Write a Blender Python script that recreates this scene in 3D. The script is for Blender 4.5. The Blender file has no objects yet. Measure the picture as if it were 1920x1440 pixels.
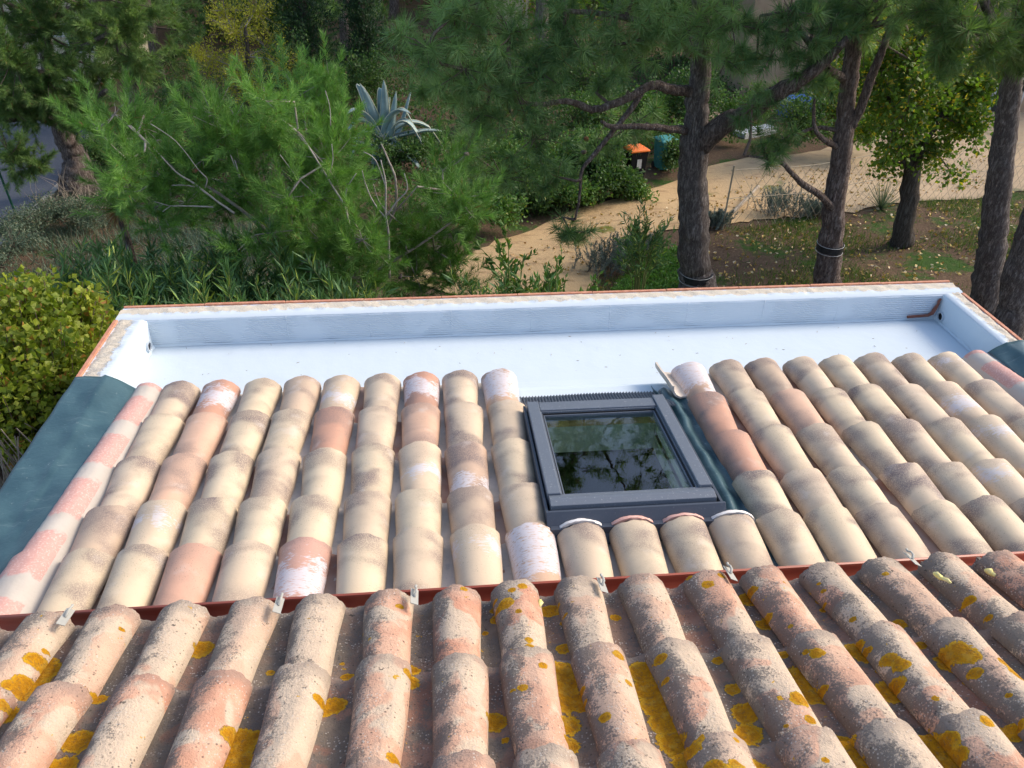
import bpy, math, random
import numpy as np
from mathutils import Vector, Matrix
R = math.radians
rng = np.random.default_rng(7)
random.seed(7)
scene = bpy.context.scene
COL = scene.collection

# ------------------------------------------------------------------ camera
F, YAW, PITCH, ROLL = 1465.94, 0.1016, -0.5913, 0.0158
CAM = np.array([1.4495, -3.685, 2.3765])
fw = np.array([math.sin(YAW) * math.cos(PITCH), math.cos(YAW) * math.cos(PITCH), math.sin(PITCH)])
_r = np.array([math.cos(YAW), -math.sin(YAW), 0.0]); _u = np.cross(_r, fw)
CR = math.cos(ROLL) * _r + math.sin(ROLL) * _u
CU = -math.sin(ROLL) * _r + math.cos(ROLL) * _u
cd = bpy.data.cameras.new('camera'); co = bpy.data.objects.new('camera', cd); COL.objects.link(co)
cd.sensor_width = 36; cd.lens = F / 1920 * 36; cd.clip_end = 400; cd.clip_start = 0.05
co.matrix_world = Matrix([[CR[i], CU[i], -fw[i], CAM[i]] for i in range(3)] + [[0, 0, 0, 1]])
scene.camera = co

# ------------------------------------------------------------------ light
SUN_AZ, SUN_EL = R(14), R(36)      # azimuth from +X towards +Y
w = bpy.data.worlds.new("World"); scene.world = w; w.use_nodes = True
nt = w.node_tree; nt.nodes.clear()
sky = nt.nodes.new('ShaderNodeTexSky'); sky.sky_type = 'NISHITA'; sky.sun_disc = False
sky.sun_elevation = SUN_EL; sky.sun_rotation = math.pi / 2 - SUN_AZ
sky.air_density = 1.0; sky.dust_density = 2.5; sky.ozone_density = 1.0
bg = nt.nodes.new('ShaderNodeBackground'); bg.inputs['Strength'].default_value = 0.15
ou = nt.nodes.new('ShaderNodeOutputWorld')
nt.links.new(sky.outputs[0], bg.inputs[0]); nt.links.new(bg.outputs[0], ou.inputs[0])
sl = bpy.data.lights.new('sun', 'SUN'); sl.energy = 1.45; sl.angle = R(20); sl.color = (1.0, 0.86, 0.70)
so = bpy.data.objects.new('sun', sl); COL.objects.link(so)
sd = Vector((math.cos(SUN_AZ) * math.cos(SUN_EL), math.sin(SUN_AZ) * math.cos(SUN_EL), math.sin(SUN_EL)))
so.rotation_euler = sd.to_track_quat('Z', 'Y').to_euler(); so.location = (6, 2, 8)
scene.view_settings.view_transform = 'Standard'; scene.view_settings.look = 'None'
scene.view_settings.gamma = 1; scene.view_settings.exposure = 0.92
scene.cycles.max_bounces = 8; scene.cycles.transparent_max_bounces = 12

# ------------------------------------------------------------------ helpers
def smooth01(t):
    t = min(1, max(0, t)); return t * t * (3 - 2 * t)
def gz(x, y):
    z = -3.0 - 1.3 * smooth01((-x - 0.5) / 5.0) - 0.25 * smooth01((y - 6) / 8)
    return z + 0.05 * math.sin(x * 1.3 + y * .7) + 0.04 * math.sin(y * 1.9 - x * .6)
def rayd(px, py): return fw + CR * (px - 960) / F - CU * (py - 720) / F
def at(px, py, Y):
    d = rayd(px, py); return CAM + d * (Y - CAM[1]) / d[1]
def spot(px, py, lift=0.0):
    d = rayd(px, py); s = 4.0
    while s < 80:
        p = CAM + d * s
        if p[2] < gz(p[0], p[1]): break
        s += 0.03
    p = CAM + d * s
    return np.array([p[0], p[1], gz(p[0], p[1]) + lift])
def depth(p): return float((np.array(p) - CAM) @ fw)

def tag(o, label=None, cat=None, group=None, kind=None):
    if label: o['label'] = label
    if cat: o['category'] = cat
    if group: o['group'] = group
    if kind: o['kind'] = kind
    return o
def link(name, me, mat=None, parent=None, smooth=None):
    if mat is not None: me.materials.append(mat)
    o = bpy.data.objects.new(name, me); COL.objects.link(o)
    if parent is not None: o.parent = parent
    if smooth is not None:
        me.shade_smooth()
        if smooth < 180: me.set_sharp_from_angle(angle=R(smooth))
    return o
def empty(name, loc=(0, 0, 0), rot=(0, 0, 0)):
    o = bpy.data.objects.new(name, None); COL.objects.link(o)
    o.location = loc; o.rotation_euler = rot; o.empty_display_size = 0.1
    return o
class MB:
    def __init__(s): s.v = []; s.f = []
    def add(s, vs, fs):
        n = len(s.v); s.v += [tuple(map(float, p)) for p in vs]; s.f += [tuple(i + n for i in f) for f in fs]; return s
    def box(s, x0, x1, y0, y1, z0, z1, fn=None):
        vs = [(x, y, z) for z in (z0, z1) for y in (y0, y1) for x in (x0, x1)]
        if fn: vs = [fn(*p) for p in vs]
        return s.add(vs, [(0, 2, 3, 1), (4, 5, 7, 6), (0, 1, 5, 4), (2, 6, 7, 3), (0, 4, 6, 2), (1, 3, 7, 5)])
    def tube(s, pts, rad, seg=6, caps=True, wob=0.0):
        pts = [np.array(p, float) for p in pts]; n = len(pts)
        if not hasattr(rad, '__len__'): rad = [rad] * n
        vs = []; prev = None
        for i, p in enumerate(pts):
            t = pts[min(i + 1, n - 1)] - pts[max(i - 1, 0)]; t = t / (np.linalg.norm(t) + 1e-9)
            a = prev if prev is not None else (np.array([0, 0, 1.]) if abs(t[2]) < .9 else np.array([1., 0, 0]))
            u = a - t * (a @ t); u /= (np.linalg.norm(u) + 1e-9); prev = u; v = np.cross(t, u)
            for k in range(seg):
                an = 2 * math.pi * k / seg; rr = rad[i] * (1 + (random.uniform(-wob, wob) if wob else 0))
                vs.append(p + rr * (math.cos(an) * u + math.sin(an) * v))
        fs = [(i * seg + k, i * seg + (k + 1) % seg, (i + 1) * seg + (k + 1) % seg, (i + 1) * seg + k) for i in range(n - 1) for k in range(seg)]
        if caps: fs += [tuple(range(seg))[::-1], tuple((n - 1) * seg + k for k in range(seg))]
        return s.add(vs, fs)
    def build(s, name, mat, parent=None, smooth=None, bevel=0):
        me = bpy.data.meshes.new(name); me.from_pydata(s.v, [], s.f); me.validate(); me.update()
        o = link(name, me, mat, parent, smooth)
        if bevel:
            m = o.modifiers.new('bevel', 'BEVEL'); m.width = bevel; m.segments = 2; m.limit_method = 'ANGLE'
        return o
def tri_mesh(name, V, mat, parent=None, attr=None):
    """V (N,3,3) triangles, attr (N,) -> float attribute v per face"""
    N = len(V); me = bpy.data.meshes.new(name)
    me.vertices.add(N * 3); me.vertices.foreach_set('co', V.reshape(-1).astype(np.float32))
    me.loops.add(N * 3); me.loops.foreach_set('vertex_index', np.arange(N * 3, dtype=np.int32))
    me.polygons.add(N); me.polygons.foreach_set('loop_start', np.arange(0, N * 3, 3, dtype=np.int32))
    try: me.polygons.foreach_set('loop_total', np.full(N, 3, dtype=np.int32))
    except Exception: pass
    if attr is not None:
        a = me.attributes.new('v', 'FLOAT', 'FACE'); a.data.foreach_set('value', attr.astype(np.float32))
    me.update(calc_edges=True)
    return link(name, me, mat, parent)

# ------------------------------------------------------------------ materials
class NT:
    def __init__(s, name, rough=0.8, spec=0.3):
        s.m = bpy.data.materials.new(name); s.m.use_nodes = True; s.t = s.m.node_tree
        s.b = s.t.nodes['Principled BSDF']; s.b.inputs['Roughness'].default_value = rough
        s.b.inputs['Specular IOR Level'].default_value = spec
        s.tc = s.t.nodes.new('ShaderNodeTexCoord')
    def L(s, a, b): s.t.links.new(a, b)
    def put(s, sock, v):
        if v is None: return
        if hasattr(v, 'is_output') or isinstance(v, bpy.types.NodeSocket): s.L(v, sock)
        elif isinstance(v, (tuple, list)) and len(v) == 3 and sock.type == 'RGBA': sock.default_value = (*v, 1)
        else: sock.default_value = v
    def obj(s): return s.tc.outputs['Object']
    def geo(s): return s.t.nodes.new('ShaderNodeNewGeometry')
    def vadd(s, a, b, op='ADD'):
        n = s.t.nodes.new('ShaderNodeVectorMath'); n.operation = op; s.put(n.inputs[0], a); s.put(n.inputs[1], b); return n.outputs[0]
    def rvec(s, vec=None, mul=37.0):
        oi = s.t.nodes.new('ShaderNodeObjectInfo'); c = s.t.nodes.new('ShaderNodeCombineXYZ')
        m = s.ma('MULTIPLY', oi.outputs['Random'], mul); m2 = s.ma('MULTIPLY', oi.outputs['Random'], mul * 2.3)
        s.L(m, c.inputs[0]); s.L(m2, c.inputs[1]); s.L(m, c.inputs[2])
        return s.vadd(vec or s.obj(), c.outputs[0])
    def rand(s): return s.t.nodes.new('ShaderNodeObjectInfo').outputs['Random']
    def sc(s, vec, x, y, z): return s.vadd(vec, (x, y, z), 'MULTIPLY')
    def noise(s, vec, scale, det=3, rough=.5, dist=0.0):
        n = s.t.nodes.new('ShaderNodeTexNoise'); s.L(vec, n.inputs['Vector']); n.inputs['Scale'].default_value = scale
        n.inputs['Detail'].default_value = det; n.inputs['Roughness'].default_value = rough; n.inputs['Distortion'].default_value = dist
        return n.outputs['Fac']
    def vor(s, vec, scale, out='Distance', rnd=1.0):
        n = s.t.nodes.new('ShaderNodeTexVoronoi'); s.L(vec, n.inputs['Vector']); n.inputs['Scale'].default_value = scale
        n.inputs['Randomness'].default_value = rnd; return n.outputs[out]
    def ma(s, op, a, b=0.0, c=None, clamp=False):
        n = s.t.nodes.new('ShaderNodeMath'); n.operation = op; n.use_clamp = clamp
        s.put(n.inputs[0], a); s.put(n.inputs[1], b)
        if c is not None: s.put(n.inputs[2], c)
        return n.outputs[0]
    def ss(s, v, a, b):   # smoothstep map
        n = s.t.nodes.new('ShaderNodeMapRange'); n.interpolation_type = 'SMOOTHSTEP'
        s.put(n.inputs['Value'], v); n.inputs['From Min'].default_value = a; n.inputs['From Max'].default_value = b
        return n.outputs[0]
    def mix(s, f, a, b, mode='MIX'):
        n = s.t.nodes.new('ShaderNodeMix'); n.data_type = 'RGBA'; n.blend_type = mode
        s.put(n.inputs[0], f); s.put(n.inputs[6], a); s.put(n.inputs[7], b); return n.outputs[2]
    def prop(s, name, out='Fac', typ='OBJECT'):
        n = s.t.nodes.new('ShaderNodeAttribute'); n.attribute_type = typ; n.attribute_name = name; return n.outputs[out]
    def xyz(s, vec):
        n = s.t.nodes.new('ShaderNodeSeparateXYZ'); s.L(vec, n.inputs[0]); return n.outputs
    def bump(s, h, strength=.3, dist=.01, nrm=None):
        n = s.t.nodes.new('ShaderNodeBump'); n.inputs['Strength'].default_value = strength; n.inputs['Distance'].default_value = dist
        s.L(h, n.inputs['Height'])
        if nrm is not None: s.L(nrm, n.inputs['Normal'])
        return n.outputs[0]
    def out(s, col=None, bump=None, rough=None):
        if col is not None: s.put(s.b.inputs['Base Color'], col)
        if bump is not None: s.L(bump, s.b.inputs['Normal'])
        if rough is not None: s.put(s.b.inputs['Roughness'], rough)
        return s.m

def m_new_tile():
    n = NT('new_barrel_tile_clay', .62, .35); v = n.rvec()
    tint = n.prop('tint', 'Color'); X = n.xyz(n.obj())
    sand = n.mix(n.noise(v, 9, 3), (.555, .445, .315), (.64, .525, .385))
    base = n.mix(1.0, sand, tint, 'MULTIPLY')
    # flamed smudge: broad oval bands
    s1 = n.ma('ADD', n.ma('MULTIPLY', n.noise(n.sc(v, .6, 1, .6), 7.5, 1, .5, .6), .85), n.ma('MULTIPLY', n.noise(v, 40, 3), .15))
    oi = n.rand(); x0 = n.ma('MULTIPLY', n.ma('SUBTRACT', n.ma('FRACT', n.ma('MULTIPLY', oi, 17.3)), .5), .09)
    y0 = n.ma('ADD', n.ma('MULTIPLY', n.ma('FRACT', n.ma('MULTIPLY', oi, 31.7)), -.16), -.12)
    dx = n.ma('MULTIPLY', n.ma('SUBTRACT', X[0], x0), 1.25); dy = n.ma('ADD', n.ma('SUBTRACT', X[1], y0), n.ma('MULTIPLY', dx, n.ma('SUBTRACT', n.ma('FRACT', n.ma('MULTIPLY', oi, 53.1)), .5)))
    rr = n.ma('SQRT', n.ma('ADD', n.ma('MULTIPLY', dx, dx), n.ma('MULTIPLY', dy, dy)))
    ring = n.ss(n.ma('ADD', rr, n.ma('MULTIPLY', n.ma('SUBTRACT', s1, .5), .22)), .055, .15)
    patch = n.ma('MULTIPLY', ring, n.ma('ADD', n.ma('MULTIPLY', n.ss(n.noise(n.vadd(v, (1, 5, 3)), 6, 1), .38, .60), .9), .15))
    sm = n.ma('MULTIPLY', n.ma('ADD', n.ma('MULTIPLY', patch, .85), n.ma('MULTIPLY', n.ss(s1, .44, .66), .35)), n.prop('smudge'))
    grain = n.noise(v, 240, 2, .7)
    sm = n.ma('MULTIPLY', sm, n.ss(grain, .2, .62))
    base = n.mix(n.ma('MULTIPLY', sm, .95, None, True), base, (.205, .155, .14))
    # fine dark pepper
    pv = n.vor(v, 130); pm = n.ma('MULTIPLY', n.ma('LESS_THAN', pv, .17), n.ss(n.ma('ADD', n.noise(v, 12, 3), n.ma('MULTIPLY', X[1], .5)), .38, .5))
    base = n.mix(n.ma('MULTIPLY', pm, .7), base, (.13, .11, .09))
    # pale chalk bloom
    base = n.mix(n.ma('MULTIPLY', n.ss(n.noise(n.vadd(v, (3, 9, 4)), 10, 4), .58, .8), .35), base, (.66, .60, .54))
    # whitewash brush strokes
    st = n.noise(n.sc(v, 35, 190, 60), 1.0, 4, .65, .6)
    big = n.noise(v, 11, 3)
    cy = n.ma('ABSOLUTE', n.ma('SUBTRACT', X[1], n.prop('painty')))
    zone = n.ma('SUBTRACT', n.prop('paintw'), n.ma('ADD', cy, n.ma('MULTIPLY', n.ma('SUBTRACT', big, .5), .30)))
    pf = n.ss(n.ma('ADD', n.ma('MULTIPLY', n.ma('MINIMUM', zone, .045), 3.2), n.ma('SUBTRACT', st, .5)), .02, .10)
    base = n.mix(n.ma('MULTIPLY', pf, n.ma('MULTIPLY', n.prop('paint'), .85)), base, (.60, .575, .60))
    h = n.ma('ADD', n.ma('MULTIPLY', grain, .5), n.noise(v, 60, 3))
    return n.out(base, n.bump(h, .22, .003))
def m_channel(name, ca, cb):
    n = NT(name, .85, .2); v = n.rvec()
    c = n.mix(n.ss(n.noise(v, 7, 4), .35, .65), ca, cb)
    c = n.mix(n.ma('MULTIPLY', n.ss(n.noise(v, 30, 4), .55, .75), .5), c, (.32, .30, .29))
    return n.out(c, n.bump(n.noise(v, 90, 3), .3, .003))
def m_old(name, channel=False):
    n = NT(name, .92, .15); v = n.rvec(); g = n.geo(); P = g.outputs['Position']; X = n.xyz(n.obj())
    rd = n.rand()
    big = n.noise(v, 5.5, 3, .5, .3)
    clay = n.mix(n.ss(n.noise(v, 9, 2), .4, .6), (.58, .30, .20), (.66, .40, .28))
    cream = n.mix(n.noise(v, 22, 4), (.68, .54, .40), (.52, .41, .31))
    smooth = n.ss(n.ma('ADD', big, n.ma('MULTIPLY', n.ma('SUBTRACT', rd, .5), .16)), .465, .51)
    if channel:
        clay = n.mix(1.0, clay, (.55, .50, .52), 'MULTIPLY'); cream = n.mix(n.noise(v, 22, 4), (.12, .098, .078), (.27, .215, .17))
        smooth = n.ma('MULTIPLY', smooth, .7)
    base = n.mix(n.ma('MULTIPLY', smooth, n.prop('bare')), cream, clay)
    # grey crust, denser towards the left flank of barrel tiles, in grains
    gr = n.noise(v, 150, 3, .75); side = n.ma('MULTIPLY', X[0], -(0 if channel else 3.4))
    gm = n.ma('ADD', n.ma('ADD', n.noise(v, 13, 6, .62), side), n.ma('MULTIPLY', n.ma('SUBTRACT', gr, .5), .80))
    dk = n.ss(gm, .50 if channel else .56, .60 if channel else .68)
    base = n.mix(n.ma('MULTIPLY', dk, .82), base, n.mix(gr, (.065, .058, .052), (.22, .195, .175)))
    # end of tile grey weathered band near far end
    fe = n.ss(n.ma('ADD', X[1], n.ma('MULTIPLY', n.noise(v, 20, 4), .12)), -.02, .06)
    base = n.mix(n.ma('MULTIPLY', fe, .55), base, (.24, .20, .175))
    # black spots
    bs = n.ss(n.noise(n.vadd(v, (5, 2, 8)), 38, 4, .6), .67, .72)
    base = n.mix(n.ma('MULTIPLY', bs, .85), base, (.05, .045, .042))
    pit = n.ma('MULTIPLY', n.ma('LESS_THAN', n.vor(n.vadd(v, (9, 1, 4)), 62), .20), n.ss(n.noise(v, 17, 3), .46, .62))
    base = n.mix(n.ma('MULTIPLY', pit, .7), base, (.07, .058, .05))
    # white lichen flecks
    wv = n.vor(v, 95); wm = n.ma('MULTIPLY', n.ma('LESS_THAN', wv, .24), n.ss(n.noise(v, 14, 3), .46, .6))
    base = n.mix(n.ma('MULTIPLY', wm, .75), base, (.58, .52, .45))
    # yellow lichen rosettes from a per-vertex field
    ld = n.prop('ld', 'Fac', 'GEOMETRY')
    e = n.ma('ADD', ld, n.ma('MULTIPLY', n.ma('SUBTRACT', n.noise(P, 60, 6, .7), .5), 1.15))
    ym = n.ss(e, .04, -.02)
    yc = n.mix(n.ss(n.noise(P, 55, 4, .7), .35, .68), (.50, .235, .006), (.33, .145, .010))
    yc = n.mix(n.ma('MULTIPLY', n.ss(n.noise(P, 26, 3, .6), .5, .7), .5), yc, (.52, .34, .05))
    yc = n.mix(n.ss(e, -.30, -.04), yc, (.56, .32, .02))
    yc = n.mix(n.ma('MULTIPLY', n.ss(n.noise(P, 120, 3, .6), .56, .66), .6), yc, (.17, .12, .05))
    sp = n.noise(n.vadd(P, (2, 3, 4)), 30, 5, .65)
    ym2 = n.ma('MAXIMUM', ym, n.ma('MULTIPLY', n.ss(sp, .675, .69) if channel else n.ss(sp, .69, .70), .9))
    base = n.mix(ym2, base, yc)
    h = n.ma('ADD', n.ma('MULTIPLY', gr, .8), n.ma('ADD', n.ma('MULTIPLY', ym, .9), n.ma('MULTIPLY', n.noise(v, 48, 5, .7), 1.4)))
    return n.out(base, n.bump(h, .9, .007))
def m_simple(name, a, b, scale=12, rough=.8, bs=.2, bd=.004, spec=.3, obj=True, det=4):
    n = NT(name, rough, spec); v = n.obj() if obj else n.geo().outputs['Position']
    c = n.mix(n.ss(n.noise(v, scale, det), .35, .65), a, b)
    return n.out(c, n.bump(n.noise(v, scale * 5, 4), bs, bd))
def m_white():
    n = NT('white_roof_coating', .9, 0.0); P = n.geo().outputs['Position']
    c = n.mix(n.noise(P, 1.6, 3), (.555, .635, .69), (.60, .68, .73))
    d = n.ss(n.noise(P, 26, 5, .65), .70, .76)
    c = n.mix(n.ma('MULTIPLY', d, .35), c, (.42, .38, .33))
    sc_ = n.noise(n.sc(P, 3, 60, 3), 1.0, 3, .6, .8); sc2 = n.noise(n.sc(P, 50, 3, 3), 1.0, 3, .6, .8)
    c = n.mix(n.ma('MULTIPLY', n.ss(sc_, .76, .78), .45), c, (.30, .29, .29))
    c = n.mix(n.ma('MULTIPLY', n.ss(sc2, .77, .79), .45), c, (.30, .29, .29))
    return n.out(c, n.bump(n.ma('ADD', n.noise(P, 7, 3), n.ma('MULTIPLY', n.noise(P, 90, 2), .12)), .35, .012))
def m_ridged():
    n = NT('white_coated_ridged_brick', .45, .4); P = n.geo().outputs['Position']; z = n.xyz(P)[2]
    wav = n.ma('SINE', n.ma('MULTIPLY', z, 2 * math.pi / .0155))
    fade = n.ss(n.noise(P, 3.2, 3, .5, .5), .42, .56)
    h = n.ma('MULTIPLY', wav, n.ma('ADD', n.ma('MULTIPLY', fade, .85), .12))
    h = n.ma('ADD', h, n.ma('MULTIPLY', n.noise(P, 35, 3), .6))
    c = n.mix(n.noise(P, 3, 3), (.56, .635, .70), (.62, .69, .75))
    return n.out(c, n.bump(h, .55, .004))
def m_coping():
    n = NT('mortar_coping_partly_painted', .9, .2); P = n.geo().outputs['Position']; d = n.prop('inner', 'Fac', 'GEOMETRY')
    ragged = n.ma('ADD', d, n.ma('MULTIPLY', n.ma('SUBTRACT', n.noise(P, 16, 6, .7), .5), .75))
    wm = n.ss(ragged, .50, .62)
    mort = n.mix(n.noise(P, 40, 5), (.56, .49, .38), (.66, .60, .50))
    mort = n.mix(n.ma('MULTIPLY', n.ss(n.noise(P, 60, 4), .6, .7), .5), mort, (.36, .31, .25))
    c = n.mix(wm, mort, (.57, .64, .69))
    c = n.mix(n.ma('MULTIPLY', n.ss(n.noise(P, 22, 5, .7), .66, .7), .5), c, (.35, .30, .24))
    h = n.ma('MULTIPLY', n.noise(P, 75, 5, .7), n.ma('SUBTRACT', 1.2, wm))
    return n.out(c, n.bump(h, .7, .006))
def m_teal():
    n = NT('teal_waterproof_membrane', .42, .5); P = n.geo().outputs['Position']
    c = n.mix(n.ss(n.noise(P, 8, 4), .35, .65), (.034, .080, .098), (.050, .108, .126))
    c = n.mix(n.ma('MULTIPLY', n.ss(n.noise(n.sc(P, 3, 18, 3), 1.5, 5, .7), .58, .7), .5), c, (.17, .24, .25))
    c = n.mix(n.ma('MULTIPLY', n.ss(n.noise(P, 45, 4, .7), .66, .7), .4), c, (.4, .47, .47))
    return n.out(c, n.bump(n.ma('ADD', n.noise(P, 9, 4), n.ma('MULTIPLY', n.noise(P, 60, 3), .2)), .5, .012))
def m_verge():
    n = NT('pink_and_white_render', .8, .2); P = n.geo().outputs['Position']; X = n.xyz(P)
    nz = n.ma('MULTIPLY', n.ma('SUBTRACT', n.noise(P, 24, 4), .5), .09)
    yy = n.ma('ADD', n.ma('ADD', X[1], nz), 10 * .37 + .04)
    fr = n.ma('MULTIPLY', n.ma('FRACT', n.ma('DIVIDE', yy, .37)), .37)
    band = n.ma('MULTIPLY', n.ss(fr, .0, .02), n.ss(fr, .27, .25))
    pk = n.prop('crest', 'Fac', 'GEOMETRY')
    band = n.ma('MULTIPLY', band, n.ss(n.ma('ADD', pk, nz), .35, .5))
    pink = n.mix(n.noise(P, 30, 5), (.50, .27, .235), (.56, .34, .295))
    pink = n.mix(n.ma('MULTIPLY', n.ss(n.noise(P, 130, 3), .5, .7), .35), pink, (.8, .68, .6))
    c = n.mix(band, n.mix(n.noise(P, 9, 4), (.42, .375, .32), (.52, .48, .435)), pink)
    return n.out(c, n.bump(n.noise(P, 60, 4), .3, .004))
def m_metal(name, c, rough=.35, spec=.5, spk=.0):
    n = NT(name, rough, spec); P = n.geo().outputs['Position']
    col = n.mix(n.noise(P, 20, 4), c, tuple(x * 1.18 for x in c))
    col = n.mix(n.ma('MULTIPLY', n.ss(n.noise(P, 110, 3, .6), .62, .7), spk), col, (.42, .42, .42))
    return n.out(col, n.bump(n.noise(P, 120, 2), .05, .002), n.ma('ADD', n.ma('MULTIPLY', n.noise(P, 14, 3), .25), rough - .1))
def m_glass():
    n = NT('window_glass', .0, .5); t = n.t; t.nodes.remove(n.b)
    g = t.nodes.new('ShaderNodeBsdfGlossy'); g.inputs['Roughness'].default_value = .0; g.inputs['Color'].default_value = (.95, .97, 1, 1)
    tr = t.nodes.new('ShaderNodeBsdfTransparent'); tr.inputs['Color'].default_value = (.88, .92, .88, 1)
    fr = t.nodes.new('ShaderNodeFresnel'); fr.inputs['IOR'].default_value = 1.7
    mx = t.nodes.new('ShaderNodeMixShader'); P = n.geo().outputs['Position']
    b = n.bump(n.noise(P, 6, 3), .05, .01); n.L(b, g.inputs['Normal'])
    n.L(n.ma('MULTIPLY', fr.outputs[0], n.ma('SUBTRACT', 1.0, n.geo().outputs['Backfacing'])), mx.inputs[0]); n.L(tr.outputs[0], mx.inputs[1]); n.L(g.outputs[0], mx.inputs[2])
    n.L(mx.outputs[0], t.nodes['Material Output'].inputs[0]); return n.m
def m_leaf(name, dark, light, odd=None, oddf=.06, trans=.25, rough=.55):
    n = NT(name, rough, .35); t = n.t; g = n.geo()
    v = n.prop('v', 'Fac', 'GEOMETRY'); isl = g.outputs['Random Per Island']
    f = n.ma('ADD', n.ma('MULTIPLY', v, .75), n.ma('MULTIPLY', isl, .3), clamp=True)
    c = n.mix(f, dark, light)
    if odd: c = n.mix(n.ma('GREATER_THAN', isl, 1 - oddf), c, odd)
    n.out(c)
    if trans:
        tl = t.nodes.new('ShaderNodeBsdfTranslucent'); n.put(tl.inputs['Color'], n.mix(1.0, c, (1.5, 1.7, .8), 'MULTIPLY'))
        mx = t.nodes.new('ShaderNodeMixShader'); mx.inputs[0].default_value = trans
        n.L(n.b.outputs[0], mx.inputs[1]); n.L(tl.outputs[0], mx.inputs[2]); n.L(mx.outputs[0], t.nodes['Material Output'].inputs[0])
    return n.m
def m_bark(name, a, b, c3, zs=.22, sc=16):
    n = NT(name, .95, .1); v = n.geo().outputs['Position']; q = n.sc(v, 1, 1, zs)
    vo = n.vor(n.vadd(q, n.sc(n.tc.outputs['Object'], 0, 0, 0)), sc)
    nz = n.noise(q, sc * 1.6, 6, .7, .6)
    fine = n.noise(q, sc * 3.2, 5, .7, 1.2)
    plate = n.ss(n.ma('ADD', n.ma('MULTIPLY', fine, .75), n.ma('MULTIPLY', nz, .45)), .47, .72)
    c = n.mix(plate, a, b); c = n.mix(n.ma('MULTIPLY', n.ss(n.noise(q, 30, 5, .7), .50, .62), .8), c, c3)
    return n.out(c, n.bump(n.ma('ADD', n.ma('MULTIPLY', plate, -1.0), nz), 1.0, .03))
def m_ground():
    n = NT('garden_earth_and_grass', .95, .1); P = n.geo().outputs['Position']
    earth = n.mix(n.noise(P, 3, 6, .65), (.085, .055, .038), (.15, .10, .065))
    earth = n.mix(n.ss(n.noise(P, 28, 4), .55, .7), earth, (.20, .145, .09))
    gr = n.mix(n.noise(P, 9, 4), (.03, .065, .015), (.06, .12, .025))
    m = n.ss(n.ma('ADD', n.noise(P, .9, 5, .6), n.ma('MULTIPLY', n.noise(P, 12, 4), .3)), .66, .80)
    return n.out(n.mix(m, earth, gr), n.bump(n.noise(P, 20, 6, .7), .8, .05))
def m_sand():
    n = NT('sandy_path_earth', .95, .1); P = n.geo().outputs['Position']
    c = n.mix(n.noise(P, 1.4, 6, .6), (.40, .27, .14), (.56, .40, .22))
    c = n.mix(n.ma('MULTIPLY', n.ss(n.noise(n.sc(P, 1, 2.4, 1), 2.6, 6, .65), .52, .66), .6), c, (.26, .165, .09))
    c = n.mix(n.ma('MULTIPLY', n.ss(n.noise(P, 60, 3), .6, .75), .5), c, (.60, .50, .36))
    c = n.mix(n.ss(n.noise(n.vadd(P, (7, 3, 0)), .8, 5, .6), .60, .68), c, (.13, .15, .03))
    c = n.mix(n.ma('MULTIPLY', n.ss(n.xyz(P)[0], 6.5, 10), .45), c, n.mix(n.noise(P, 3, 5), (.36, .30, .23), (.47, .40, .31)))
    return n.out(c, n.bump(n.noise(P, 18, 6, .7), .7, .03))

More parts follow.
